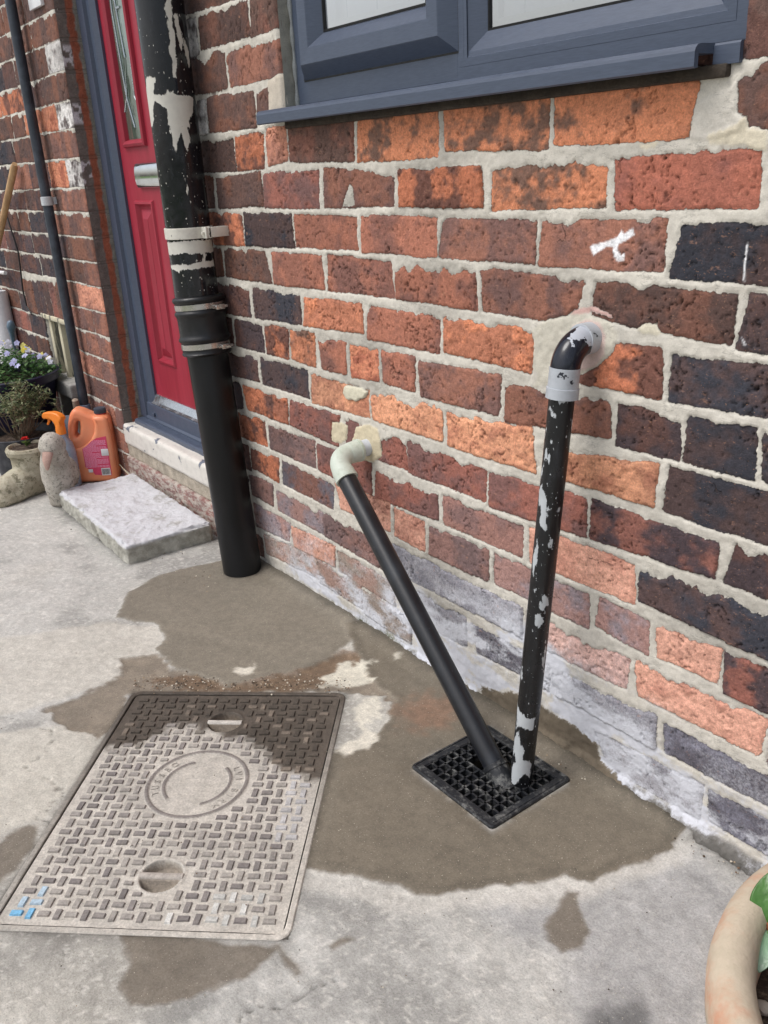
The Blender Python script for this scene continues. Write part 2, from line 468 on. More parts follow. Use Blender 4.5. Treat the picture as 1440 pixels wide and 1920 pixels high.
for bi, (col, P, row) in enumerate(QD):
    px = [p[0] for p in P]; pz = [p[1] for p in P]
    i0, i1 = np.searchsorted(gx, min(px) - .02), np.searchsorted(gx, max(px) + .02)
    j0, j1 = np.searchsorted(gz, min(pz) - .02), np.searchsorted(gz, max(pz) + .02)
    if i1 <= i0 or j1 <= j0: continue
    sl_ = (slice(i0, i1), slice(j0, j1))
    x = X[sl_] + dx[sl_]; y = Z[sl_] + dz[sl_]
    e = []
    for k in range(4):
        ax, ay = P[k]; bx, by = P[(k + 1) % 4]; L = math.hypot(bx - ax, by - ay) + 1e-9
        e.append(((x - ax) * (by - ay) - (y - ay) * (bx - ax)) / L * 1.0)
    # TL->TR->BR->BL is clockwise in x,z: inside is to the right of each edge
    tk = (((bi * 41) % 11) / 11.) ** 1.3; top = np.maximum(0, fbm(x * 30 + bi, x * 0 + bi, 601, 4, .60) - .46 + .05 * tk) * .052 * (.25 + .75 * tk) + np.maximum(0, vn(x * 200, x * 0 + bi * 2., 602) - .6) * .005 * tk
    e[0] = e[0] - top * (1 if row != 99 or col else 0) * drip(col)
    E_ = np.stack(e) + .0042; kk = 760.0
    s_ = -np.log(np.exp(-E_ * kk).sum(0)) / kk
    cur = sd[sl_]; up = s_ > cur
    c1, c2 = [np.array(lin(v)) for v in PAL[col]]
    c1, c2 = [c * .80 + c.dot((.3, .6, .1)) * .20 for c in (c1, c2)]
    rough_[sl_] = .3   # set below
    o1 = bi * 3.1
    m = fbm(X[sl_] * 20 + o1, Z[sl_] * 30 + o1, bi, 4, .6) * .65 + n_mid[sl_] * .35
    if col[0] in 'RBD': m = m + (vn(X[sl_] * 26 + bi * 1.7 + dx[sl_] * 60, Z[sl_] * 4 + bi, 700) - .5) * .42
    thr = .5 + ((bi * 37) % 10 - 5) * .012
    wd = .09 if col in ('O', 'BO', 'DR', 'W', 'RO', 'O2') else .16
    if col in ('O', 'O3', 'RO', 'O2', 'O4'): thr += .075
    if col in ('R', 'R2', 'RC'): thr += .03
    rgh = 1.0 if col in ('O', 'O2', 'O3', 'O4', 'O5', 'OP', 'RO', 'BO', 'W') else .42
    t = sst(thr - wd, thr + wd, m)[..., None]
    vj = 1 + (((bi * 53) % 17) / 17 - .5) * .30
    cc = (c1 * (1 - t) + c2 * t) * vj * (np.array((1.22, 1.20, 1.16)) if col[0] in 'ORW' and col != 'RD' else np.array((1.02, 1.0, 1.0)))
    bc[sl_] = np.where(up[..., None], cc, bc[sl_])
    tl = ((bi * 29) % 13 / 13 - .5) * .003
    rough_[sl_] = np.where(up, rgh, rough_[sl_])
    tilt[sl_] = np.where(up, tl + (x - px[0]) * (((bi * 7) % 9) - 4) * .002, tilt[sl_])
    sd[sl_] = np.maximum(cur, s_)

soot = sst(.50, .68, fbm(X * 9 + 3, Z * 13, 505, 5, .6)) * np.clip(.22 + .40 * sst(-1.2, -1.9, X), 0, 1) * (Z > .25)
bc = bc * (1 - soot[..., None]) + (bc * .35 + np.array(lin((92, 80, 82))) * .5) * soot[..., None]
mc = np.zeros(X.shape + (3,)); mc[:] = MORT
mv = fbm(X * 12, Z * 18, 5, 4)
mc *= (0.86 + .26 * mv)[..., None]
mc[:] = np.where((sst(.45, .75, fbm(X * 5, Z * 5, 15, 3)) * .5)[..., None] > 0, mc * (1 - .25 * sst(.5, .8, fbm(X * 5, Z * 5, 15, 3)))[..., None] , mc)
bulge = np.zeros(X.shape)
def patch(pts, rgb=None, raise_=.0, paint=None, blur=.002, n=.004, wall=True):
    """mortar or paint patch laid over the brickwork"""
    P = np.array([on_wall(*p) for p in pts]) if wall else np.array(pts)
    i0, i1 = np.searchsorted(gx, P[:, 0].min() - .03), np.searchsorted(gx, P[:, 0].max() + .03)
    j0, j1 = np.searchsorted(gz, P[:, 1].min() - .03), np.searchsorted(gz, P[:, 1].max() + .03)
    s_ = (slice(i0, i1), slice(j0, j1))
    d = poly_sd(P, X[s_] + dx[s_] * n * 200, Z[s_] + dz[s_] * n * 200)
    m = sst(-blur, blur, d)
    if paint is None:
        sd[s_] = np.minimum(sd[s_], -d)
    else:
        bc[s_] = bc[s_] * (1 - m[..., None]) + np.array(lin(paint)) * m[..., None]
        mc[s_] = mc[s_] * (1 - m[..., None]) + np.array(lin(paint)) * m[..., None]
    if rgb is not None: mc[s_] = mc[s_] * (1 - m[..., None]) + np.array(lin(rgb)) * m[..., None]
    bulge[s_] += m * raise_
# pointing smeared beside the window, filled holes round the two waste pipes, splash of white paint
patch([(1383, 148), (1370, 165), (1335, 180), (1315, 190), (1300, 205), (1298, 225), (1303, 245), (1290, 262), (1330, 262), (1385, 245), (1400, 225), (1384, 210)], (205, 200, 190), .002)
patch([(1325, 255), (1385, 232), (1400, 215), (1405, 240), (1440, 245), (1440, 285), (1420, 285), (1400, 270), (1330, 270)], (212, 203, 182), .001)
patch([(503, 150), (533, 135), (541, 190), (535, 205), (505, 212)], (200, 190, 175), .002)
patch([(1200, 270), (1240, 262), (1225, 276), (1205, 280)], (205, 196, 176), .001)
patch([(622, 790), (640, 792), (652, 800), (650, 824), (640, 832), (622, 828)], (208, 197, 170), .001)
patch([(668, 800), (690, 796), (708, 803), (715, 830), (716, 856), (700, 866), (672, 862), (655, 850), (660, 828)], (210, 198, 170), .0015)
patch([(997, 620), (1025, 600), (1060, 592), (1092, 575), (1100, 590), (1110, 592), (1140, 602), (1160, 625), (1150, 660), (1115, 690), (1092, 700), (1060, 712), (1030, 720), (1002, 725), (1012, 700), (998, 690), (1000, 655)], (200, 195, 181), .0006)
patch([(1070, 590), (1110, 585), (1150, 600), (1145, 590), (1115, 575), (1075, 580)], (206, 170, 162))
patch([(1075, 612), (1100, 598), (1125, 606), (1137, 632), (1134, 665), (1115, 688), (1090, 692), (1078, 680), (1085, 650)], (205, 182, 174), .0015)
patch([(1210, 605), (1232, 606), (1240, 625), (1232, 628), (1205, 624), (1195, 615)], (212, 205, 185), .001)
patch([(648, 722), (680, 728), (690, 735), (687, 745), (668, 752), (650, 748), (643, 735)], (208, 203, 182), .003)
patch([(640, 388), (655, 345), (662, 350), (664, 386)], (186, 182, 172))
patch([(1107, 462), (1112, 460), (1140, 452), (1158, 444), (1165, 432), (1170, 438), (1188, 428), (1190, 440), (1175, 450), (1160, 458), (1158, 468), (1165, 478), (1172, 475), (1170, 488), (1160, 490), (1150, 480), (1150, 462), (1140, 462), (1115, 478)], None, .001, (246, 246, 248), .0012, .0015)
patch([(1394, 525), (1396, 500), (1400, 455), (1403, 458), (1399, 500), (1397, 528)], None, 0, (238, 238, 240), .0012, .001)
patch([(1391, 634), (1397, 640), (1399, 648), (1395, 646)], None, 0, (235, 235, 238), .0012, .001)
patch([(-1.52, .0), (-1.50, .028), (-1.42, .026), (-1.33, .022), (-1.27, .02), (-1.25, -.02)], (92, 92, 52), 0, (96, 96, 56), .012, .006, False)
# splashed, lime-washed foot of the wall
zz = Z + (n_lo - .5) * .10
wash = .50 * sst(.26, .02, zz) * sst(-2.2, -1.7, X) + .0 * X
blob = sst(.30, .06, np.hypot((X + 1.03) / 1.5, (zz - .09) / .80) * 1.0)
wash = np.clip(wash + .58 * blob + .12 * sst(.2, .0, zz) * sst(-1.0, -.7, X), 0, .88)
wash = wash * (.34 + 1.05 * sst(.28, .64, fbm(X * 11, Z * 24, 901, 5, .6)) + .5 * (n_mid - .5)) * (X > DX1)
wash = np.where(X < DX0, .25 * sst(.3, .0, Z), wash)
# cement haunch along the foot of the wall
hz = .014 + .014 * (fbm(X * 7, X * 0, 3, 3) - .5) * 2 + .017 * sst(-.95, -.60, X) + (n_mid - .5) * .014
hz = np.where(X < DX1, .01, hz)
hd = hz - Z
sd = np.minimum(sd, -hd + .0)
hm = sst(-.004, .004, hd)
hcol = np.array(lin((140, 137, 132))) * (.42 + .75 * fbm(X * 22, Z * 60, 8, 5))[..., None]
mc = mc * (1 - hm[..., None]) + hcol * hm[..., None]
damp = sst(.022, .002, Z + (n_mid - .5) * .02) * (X > DX1); mc *= (1 - .42 * damp)[..., None]; bc *= (1 - .42 * damp)[..., None]; wash = wash * (1 - .8 * damp)
_P = [on_wall(*p) for p in [(905, 1285), (930, 1296), (965, 1300), (1005, 1318), (1045, 1345), (1092, 1372), (1122, 1396), (1122, 1416), (1160, 1452), (1200, 1490), (1260, 1530), (1290, 1575), (1200, 1560), (1000, 1420), (900, 1320)]]
fc_ = sst(-.003, .003, poly_sd(_P, X + dx * 2.0, Z + dz * 2.0)); fcc = np.array(lin((112, 102, 88))) * (.75 + .5 * fbm(X * 30, Z * 60, 808, 4))[..., None]
mc = mc * (1 - fc_[..., None]) + fcc * fc_[..., None]; sd = np.where(fc_ > .5, np.minimum(sd, -.004), sd); wash = wash * (1 - fc_)
# old openings of the cellar on the left
cel = (X > -3.54) & (X < -3.268) & (Z > .288) & (Z < .5)
cel2 = (X > -3.52) & (X < -3.28) & (Z < .235)
# shade under the window board, painted into the brick colour, deeper towards the board
sill_shade = sst(1.045, 1.085, Z + (n_lo - .5) * .05) * (X > WX0 + .04) * (X < WX1 + .0)
bc *= (1 - .35 * sill_shade)[..., None]
# relief
bm_ = sst(-.0012, .0018, sd)
yy = np.zeros(X.shape)
yy -= bm_ * (.0012 + tilt + ((n_mid - .5) * .0052 + (n_hi - .5) * .0026) * rough_ + (fbm(X * 24, Z * 30, 88, 3) - .5) * .003)
yy -= (1 - bm_) * ((n_lo - .5) * .005 + (n_mid - .5) * .0035 + bulge + .0008)
yy += .0026 * np.exp(-(sd / .0014) ** 2) * (.35 + 1.1 * fbm(X * 60, Z * 60, 200, 2))
pits = sst(.76, .84, fbm(X * 150, Z * 190, 321, 2)) * bm_
yy += pits * .002
crk = np.abs(fbm(X * 26, Z * 26, 411, 4, .55) - .5)
crack = sst(.012, .003, crk) * bm_ * (fbm(X * 9, Z * 9, 414, 2) > .56)
yy += crack * .004
bc *= (1 - .45 * pits - .5 * crack)[..., None]
yy -= hm * (.003 + .020 * np.clip(hd / .05, 0, 1.2) * sst(-1.9, -1.4, X) * (.8 + .4 * n_mid))
yy += np.where(cel, .05, 0) + np.where(cel2, .16, 0)
mc[cel] = lin((120, 122, 118)); sd[cel] = -.02; mc[cel2] = lin((40, 38, 34)); sd[cel2] = -.02
nx, nz = X.shape
idx = np.arange(nx * nz).reshape(nx, nz)
F = np.stack([idx[:-1, :-1], idx[1:, :-1], idx[1:, 1:], idx[:-1, 1:]], -1)
cxm = (gx[:-1] + gx[1:]) / 2; czm = (gz[:-1] + gz[1:]) / 2
CXm, CZm = np.meshgrid(cxm, czm, indexing='ij')
hole = ((CXm > WX0) & (CXm < WX1) & (CZm > WZ0) & (CZm < WZ1)) | ((CXm > DX0) & (CXm < DX1) & (CZm < DZ1))
# ragged arrises where the brickwork turns into the openings: round the edge back into the reveal
for ex, sg in ((DX0, 1), (DX1, -1), (WX0, 1)):
    dd = (ex - X) * sg; near = (dd >= -1e-6) & (dd < .02)
    if ex == WX0: near &= (Z > WZ0 - .01) & (Z < WZ1)
    yy = np.where(near, yy + .010 * (1 - np.clip(dd / (.006 + .010 * n_mid), 0, 1)) ** 2, yy)
F = F[~hole].reshape(-1, 4)
VW = np.stack([X, yy, Z], -1).reshape(-1, 3)

def mat_wall():
    t = NT('masonry')
    o = t.coord()
    sdn = t.math('ADD', t.attr('sd'), t.math('MULTIPLY', t.math('SUBTRACT', t.noise(420, 3, .7, o), .5), .0022))
    m = t.ramp(sdn, -.0005, .0006)
    n1 = t.noise(330, 4, .7, o); n2 = t.noise(95, 5, .7, o); n3 = t.vor(700, o)
    bcol = t.mix(1.0, t.attr('bc', False), t.gray(t.math('MULTIPLY', t.ramp(n1, .3, .7, .78, 1.18), t.ramp(n2, .3, .72, .82, 1.16))), 'MULTIPLY')
    bcol = t.mix(t.ramp(n1, .67, .75, 0, .5), bcol, lin((60, 44, 42)))          # open pores
    dv = t.n('VectorMath'); dv.operation = 'ADD'; nz = t.n('TexNoise'); nz.inputs['Scale'].default_value = 40; nz.inputs['Detail'].default_value = 4; t.put(nz.inputs['Vector'], o)
    dm = t.n('VectorMath'); dm.operation = 'SCALE'; dm.inputs['Scale'].default_value = .030; t.t.links.new(nz.outputs['Color'], dm.inputs[0])
    t.t.links.new(o, dv.inputs[0]); t.t.links.new(dm.outputs[0], dv.inputs[1])
    vc_ = t.ramp(t.vor(15, dv.outputs[0], 'DISTANCE_TO_EDGE'), .002, .014, 0, 1); msk = t.ramp(t.noise(14, 3, .6, o), .60, .68)
    cr = t.math('MULTIPLY', t.math('SUBTRACT', 1.0, vc_), msk); bcol = t.mix(t.math('MULTIPLY', cr, .5), bcol, lin((46, 36, 36)))
    grn = t.noise(150, 3, .75, t.coord(scale=(.45, 1, 1.6))); bcol = t.mix(t.ramp(grn, .60, .72, 0, .34), bcol, lin((74, 58, 58)))
    grn2 = t.noise(85, 3, .75, t.coord(scale=(.7, 1, 1.2))); bcol = t.mix(t.ramp(grn2, .60, .74, 0, .35), bcol, lin((200, 150, 122)))
    bcol = t.mix(t.ramp(t.noise(260, 2, .6, t.coord(scale=(1, 1, 1.7))), .66, .74, 0, .30), bcol, lin((226, 170, 130)))
    mcol = t.mix(1.0, t.attr('mc', False), t.gray(t.math('MULTIPLY', t.ramp(t.noise(60, 5, .65, o), .3, .7, .90, 1.08), t.ramp(t.noise(600, 2, .6, o), .3, .7, .93, 1.05))), 'MULTIPLY')
    ck = t.ramp(t.math('ABSOLUTE', t.math('SUBTRACT', t.noise(30, 5, .6, t.coord(scale=(.6, 1, 2.2))), .5)), .003, .012, .72, 1); mcol = t.mix(1.0, mcol, t.gray(t.math('MAXIMUM', ck, t.ramp(t.noise(9, 2, .5, o), .5, .56, 1, 0))), 'MULTIPLY')
    edge = t.ramp(t.math('ABSOLUTE', sdn), 0, .0012, .50, 1)                       # thin shadow line painted where pointing meets brick
    col = t.mix(m, mcol, bcol)
    col = t.mix(1.0, col, t.gray(t.math('MAXIMUM', edge, t.ramp(n2, .40, .52, 1, 0))), 'MULTIPLY')
    wn = t.ramp(t.math('ADD', t.math('ADD', t.math('MULTIPLY', t.noise(150, 4, .75, o), .9), t.math('MULTIPLY', t.math('SUBTRACT', n1, .5), .9)), t.attr('wash')), .55, 1.2)
    col = t.mix(t.math('MULTIPLY', wn, t.math('MINIMUM', t.math('MULTIPLY', t.attr('wash'), 1.5), 1.0)), col, lin((208, 210, 217)))
    t.set(col=col, rough=t.ramp(n1, .3, .7, .78, .95), spec=.25)
    h = t.math('ADD', t.math('MULTIPLY', n1, t.ramp(m, 0, 1, .45, 1.0)), t.math('MULTIPLY', n2, t.ramp(m, 0, 1, .4, .8)))
    h = t.math('SUBTRACT', h, t.math('MULTIPLY', t.math('MULTIPLY', cr, m), 1.6)); t.bump(h, .0015, .9)
    return t.m
M_WALL = mat_wall()

house = thing('brick_house', 'weathered red brick house front with a grey framed window and a red door', 'house', (-1.5, 0, 0))
def hp(o): o.matrix_parent_inverse = house.matrix_world.inverted(); return o
HOUSE_OFF = Vector((1.5, 0, 0))
class HB(MB):
    """shapes given in place, built as a part of the house"""
    def build(s, name, m, parent=None, **k):
        s.v = [(p[0] + 1.5, p[1], p[2]) for p in s.v]
        return MB.build(s, name, m, parent or house, **k)
VWo = VW.copy(); VWo[:, 0] += 1.5
np_mesh('wall', VWo, F, M_WALL, house, dict(sd=sd.ravel(), wash=wash.ravel(), bc=bc.reshape(-1, 3), mc=mc.reshape(-1, 3)))

# door jambs (the reveals) : painted dark strip, bare orange brick, cement against the frame
def reveal(name, x, sgn, y1, z0, z1, kind):
    ry = spans((0.002, y1, .003)); rz = spans((z0, z1, .004 if kind != 'r' else .02))
    Y, ZR = np.meshgrid(ry, rz, indexing='ij')
    bed = np.array(LB if kind == 'd' else [H0 - CRS * k + .011 for k in range(-18, 14)])
    dist = np.min(np.abs(ZR[..., None] - bed), -1)
    n = fbm(Y * 60, ZR * 60, 71, 4); nb = fbm(Y * 20, ZR * 14, 72, 3)
    s_ = dist - .005 - (n - .5) * .007
    bcc = np.zeros(Y.shape + (3,)); mcc = np.zeros(Y.shape + (3,))
    if kind == 'd':
        a = sst(.030, .034, Y + (n - .5) * .012); b = sst(.052, .057, Y + (n - .5) * .014)
        g = np.array(lin((112, 106, 100))); orng = np.array(lin((158, 92, 70))); gm = np.array(lin((138, 134, 126)))
        wz = np.zeros(Y.shape)
        for zb_, zt_ in ((1.295, 1.36), (1.14, 1.205), (.97, 1.045)): wz = np.maximum(wz, sst(.0, .01, ZR - zb_) * sst(0, .01, zt_ - ZR))
        base = g * (1 - wz * (n > .5) * .9)[..., None] + np.array(lin((205, 205, 208))) * (wz * (n > .5) * .9)[..., None]
        bcc = (base * (1 - a)[..., None] + orng * a[..., None]) * (.75 + .5 * nb)[..., None]
        mcc[:] = g * .95; mcc = mcc * (1 - a[..., None]) + np.array(lin((150, 95, 75))) * a[..., None]
        bcc = bcc * (1 - b[..., None]) + gm * b[..., None]; mcc = mcc * (1 - b[..., None]) + gm * b[..., None]
    else:
        mcc[:] = np.array(lin((150, 148, 138))); mcc *= (.6 + .7 * nb)[..., None]; s_ = s_ * 0 - .02
    xo = x + sgn * ((n - .5) * .004 + .0015 * sst(0, .003, s_))
    V = np.stack([xo + 1.5, Y, ZR], -1).reshape(-1, 3)
    a_, b_ = Y.shape; id_ = np.arange(a_ * b_).reshape(a_, b_)
    Fq = np.stack([id_[:-1, :-1], id_[1:, :-1], id_[1:, 1:], id_[:-1, 1:]], -1).reshape(-1, 4)
    if sgn < 0: Fq = Fq[:, ::-1]
    np_mesh(name, V, Fq, M_WALL, house, dict(sd=s_.ravel(), wash=np.zeros(s_.size), bc=bcc.reshape(-1, 3), mc=mcc.reshape(-1, 3)))
reveal('door_jamb', DX0, 1, .12, .20, DZ1, 'd')
reveal('door_jamb', DX1, -1, .12, .20, DZ1, 'd')
reveal('window_jamb', WX0, 1, .09, WZ0, WZ1, 'w')
reveal('window_jamb', WX1, -1, .09, WZ0, WZ1, 'w')
M_SEAL = simple('cement_fillet', (150, 150, 146), .85, .25, 40, 200, .001)
for a_, b_, z_ in ((DX0, DX1, DZ1), (WX0, WX1, WZ1)):
    m_ = HB(); m_.box(a_, b_, .004, .15, z_, z_ + .03); m_.build('lintel_underside', M_SEAL)

# ------------------------------------------------------------------ window
def mat_frame():
    t = NT('foiled_grey_frame')
    g = t.noise(60, 4, .6, t.coord(scale=(1, 1, 14)))
    t.set(col=t.mix(t.ramp(g, .3, .7), lin((66, 75, 92)), lin((74, 84, 102))), rough=t.ramp(t.noise(25, 3), .3, .7, .33, .46), spec=.5)
    t.bump(t.noise(160, 4, .7, t.coord(scale=(1, 1, 9))), .00012, .5); return t.m
M_FR = mat_frame()
M_BLK = simple('black_gasket', (22, 22, 24), .5, .2, 60)
M_WHT = simple('white_spacer', (226, 228, 230), .45, .04, 20)
def mat_glass():
    t = NT('clear_glass'); t.set(col=(1, 1, 1), rough=0.0, trans=1.0, ior=1.45)
    tr = t.n('BsdfTransparent'); tr.inputs[0].default_value = (.93, .96, .96, 1); gl = t.n('BsdfGlossy'); gl.inputs['Roughness'].default_value = .01
    fr = t.n('Fresnel'); fr.inputs[0].default_value = 1.55; mx = t.n('MixShader')
    t.t.links.new(t.math('MULTIPLY', fr.outputs[0], 9.0), mx.inputs[0]); t.t.links.new(tr.outputs[0], mx.inputs[1]); t.t.links.new(gl.outputs[0], mx.inputs[2])
    t.t.links.new(mx.outputs[0], t.out.inputs[0]); return t.m
M_GL = mat_glass()

def ring(mb, x0, x1, z0, z1, prof):
    """mitred frame: prof = list of (inset, y) from outside to inside"""
    V = []; n = len(prof)
    for (i, y) in prof:
        V += [(x0 + i, y, z0 + i), (x1 - i, y, z0 + i), (x1 - i, y, z1 - i), (x0 + i, y, z1 - i)]
    F = []
    for a in range(n - 1):
        for k in range(4):
            p = a * 4 + k; q_ = a * 4 + (k + 1) % 4
            F.append((p, q_, q_ + 4, p + 4))
    mb.add(V, F)
W0, W1 = WX0 + .004, WX1 - .004
FZ0 = 1.1025
m_ = HB()
# outer frame, mullion and fixed-light bead
ring(m_, W0, -1.1537, FZ0, WZ1 - .003, [(0, .10), (0, .031), (.003, .028), (.060, .028), (.064, .060)])
ring(m_, -1.1535, W1 + .0, FZ0, WZ1 - .003, [(0, .10), (0, .0278), (.020, .0278)])
FX0, FX1, FZ1 = -1.1533, -.672, 1.1224
ring(m_, FX0, FX1, FZ1, WZ1 - .025, [(-.03, .0282), (.0, .0282), (.0005, .0275), (.012, .0275), (.013, .029), (.020, .030), (.046, .047), (.046, .060)])
wf = m_.build('window_frame', M_FR, smooth=False)
m_ = HB(); SX0, SX1, SZ0, SZ1 = -1.600, -1.1530, 1.146, WZ1 - .05
ring(m_, SX0, SX1, SZ0, SZ1, [(.0, .0275), (.002, .0255), (.0225, .006), (.024, .005), (.050, .006), (.0515, .007), (.073, .029), (.073, .05)])
# bottom rail drops with an undercut weather face
sash = m_.build('opening_sash', M_FR, smooth=False)
m_ = HB()
ring(m_, SX0 + .0735, SX1 - .0735, SZ0 + .0735, SZ1 - .0735, [(0, .0285), (.004, .0275), (.004, .032)])
ring(m_, FX0 + .0455, FX1 - .0455, FZ1 + .0455, WZ1 - .0705, [(0, .0475), (.004, .0465), (.004, .051)])
ring(m_, SX0 - .001, SX1 + .001, SZ0 - .001, SZ1 + .001, [(-.002, .0277), (.004, .0272)])
m_.build('glazing_gasket', M_BLK, smooth=False)
for (a, b, c, d, y) in ((SX0 + .0765, SX1 - .0765, SZ0 + .0765, SZ1 - .0765, .031), (FX0 + .049, FX1 - .049, FZ1 + .049, WZ1 - .074, .050)):
    m_ = HB(); m_.add([(a, y, c), (b, y, c), (b, y, d), (a, y, d)], [(0, 1, 2, 3)]); m_.build('window_pane', M_GL, smooth=False)
    m_ = HB(); ring(m_, a, b, c, d, [(.001, y + .0045), (.012, y + .0045), (.012, y + .018)]); m_.build('glazing_spacer', M_WHT, smooth=False)
# blinds behind the glass
def mat_blind():
    t = NT('white_blind'); c = t.n('TexCoord'); sp = t.n('SeparateXYZ'); t.t.links.new(c.outputs['Object'], sp.inputs[0])
    s_ = t.math('FRACT', t.math('MULTIPLY', sp.outputs[0], 11.0))
    e = t.ramp(t.math('ABSOLUTE', t.math('SUBTRACT', s_, .5)), .46, .5)
    n = t.noise(6, 4, .6)
    t.set(col=t.mix(e, t.mix(t.ramp(n, .35, .65), lin((244, 243, 246)), lin((225, 228, 238))), lin((198, 202, 212))), rough=.8); t.bump(t.noise(300, 2), .0003); return t.m
M_BLIND = mat_blind()
m_ = HB()
for k in range(11):
    x0 = -1.66 + k * .098; m_.add([(x0, .060 + .006 * (k % 2), 1.09), (x0 + .094, .072 - .006 * (k % 2), 1.09), (x0 + .094, .072 - .006 * (k % 2), 1.99), (x0, .060 + .006 * (k % 2), 1.99)], [(0, 1, 2, 3)])
m_.build('window_blind', M_BLIND, smooth=False)
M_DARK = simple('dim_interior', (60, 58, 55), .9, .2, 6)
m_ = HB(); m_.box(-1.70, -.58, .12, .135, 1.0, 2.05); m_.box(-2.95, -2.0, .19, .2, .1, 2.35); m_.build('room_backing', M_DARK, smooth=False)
# sealant down the left side and the sill board
M_SLN = simple('grey_sealant', (138, 142, 142), .55, .15, 40)
for xs_, y_, w_ in ((W0 + .001, .0275, 1.7), (W1 - .001, .0265, 1.1)):
    m_ = HB(); m_.tube([(xs_, y_, zc) for zc in np.linspace(1.10, WZ1, 60)], [.0045 + .0018 * math.sin(i * w_) for i in range(60)], 10); m_.build('sealant_bead', M_SLN)
def extr(mb, prof, xa, xb):
    n = len(prof); V = [(xa, y, z_) for y, z_ in prof] + [(xb, y, z_) for y, z_ in prof]
    mb.add(V, [(i, (i + 1) % n, n + (i + 1) % n, n + i) for i in range(n)] + [tuple(range(n - 1, -1, -1)), tuple(range(n, 2 * n))])
m_ = HB()
nose = [(.05, 1.101), (-.030, 1.0985), (-.036, 1.0975), (-.040, 1.094), (-.0415, 1.090), (-.0415, 1.0745), (-.039, 1.0725), (-.034, 1.0735), (-.034, 1.088), (.05, 1.089)]
extr(m_, nose, -1.682, -.676)
back = [(.05, 1.1005), (-.004, 1.0985), (-.006, 1.096), (-.006, 1.0755), (.05, 1.0755)]
extr(m_, back, -.676, -.642)
m_.build('window_sill', M_FR, smooth=False)
m_ = HB(); m_.box(-1.63, -.655, -.010, .03, 1.062, 1.0765, .003); m_.build('sill_bedding', simple('dark_bedding_mortar', (62, 54, 46), .9, .3, 30, 150, .002))

# ================================================================== DOOR
def mat_door():
    t = NT('red_grained_door')
    g = t.noise(28, 5, .6, t.coord(scale=(1, 1, .09)), .6)
    t.set(col=t.mix(t.ramp(g, .3, .7), lin((142, 32, 50)), lin((156, 42, 60))), rough=.42, spec=.45)
    t.bump(t.noise(90, 4, .6, t.coord(scale=(1, 1, .08)), .5), .0006, .8); return t.m
M_DOOR = mat_door()
DL, DR_ = -2.752, -2.150       # visible leaf
DY = .092
m_ = HB()
for (xa, xb) in ((DX0 + .002, DL), (DR_, DX1 - .002)):
    s_ = 1 if xa < -2.5 else -1
    o_, i_ = (xa, xb) if s_ > 0 else (xb, xa)
    prof = [(o_, .12), (o_, .068), (o_ + s_ * .012, .062), (o_ + s_ * .058, .062), (o_ + s_ * .062, .072), (i_ - s_ * .018, .072), (i_, .084), (i_, .12)]
    V = [(p[0], p[1], .235) for p in prof] + [(p[0], p[1], 2.235) for p in prof]; n = len(prof)
    m_.add(V, [(i, i + 1, n + i + 1, n + i) for i in range(n - 1)])
m_.box(DX0, DX1, .062, .12, 2.15, 2.24)
extr(m_, [(.12, .292), (.074, .292), (.068, .286), (.066, .244), (.060, .238), (.060, .232), (.12, .232)], DX0 + .055, DX1 - .055)
extr(m_, [(.12, .236), (.036, .232), (.030, .228), (.030, .216), (.12, .216)], DX0 + .03, DX1 - .03)
m_.box(DX0 + .115, DX0 + .128, .060, .068, .250, .262, .002)
m_.build('door_frame', M_FR, smooth=False)
door = thing('door', '', '', (0, 0, 0)); del door['label']; del door['category']; door.parent = house
class DB(MB):
    def build(s, name, m, parent=None, **k):
        s.v = [(p[0] + 1.5, p[1], p[2]) for p in s.v]
        return MB.build(s, name, m, parent or door, **k)
# leaf with openings for two narrow lights, raised panels below
G = [(-2.692, -2.558), (-2.350, -2.216)]
PZ = (.432, .922)
m_ = DB()
xs = [DL, G[0][0], G[0][1], G[1][0], G[1][1], DR_]; zs = [.300, PZ[0], PZ[1], 1.082, 1.90, 2.15]
for i in range(5):
    for j in range(5):
        if i in (1, 3) and j in (1, 3): continue
        m_.add([(xs[i], DY, zs[j]), (xs[i + 1], DY, zs[j]), (xs[i + 1], DY, zs[j + 1]), (xs[i], DY, zs[j + 1])], [(0, 1, 2, 3)])
for a, b in G:
    ring(m_, a - .001, b + .001, PZ[0] - .001, PZ[1] + .001, [(.0, DY), (.004, DY - .006), (.010, DY - .007), (.018, DY + .006), (.024, DY + .008), (.030, DY + .004), (.052, DY - .004), (.054, DY - .005)])
    m_.add([(a + .052, DY - .005, PZ[0] + .052), (b - .052, DY - .005, PZ[0] + .052), (b - .052, DY - .005, PZ[1] - .052), (a + .052, DY - .005, PZ[1] - .052)], [(0, 1, 2, 3)])
    ring(m_, a - .014, b + .014, 1.082 - .014, 1.914, [(0, DY - .0005), (.003, DY - .009), (.010, DY - .012), (.018, DY - .006), (.022, DY + .006), (.022, DY + .02)])
m_.build('door_leaf', M_DOOR, smooth=False)
def mat_doorglass():
    t = NT('decorative_door_glass')
    o = t.coord(); n = t.noise(9, 3, .5, t.coord(scale=(1, 1, .5)))
    t.set(col=t.mix(t.ramp(n, .35, .65), lin((70, 84, 74)), lin((105, 122, 112))), rough=.04, spec=1.0, coat=.6, coatr=.02)
    t.bump(t.noise(26, 2, .4, o), .002, .35); return t.m
M_DGL = mat_doorglass()
M_LEAD = simple('silver_came', (205, 212, 216), .25, .1, 30, metal=.8)
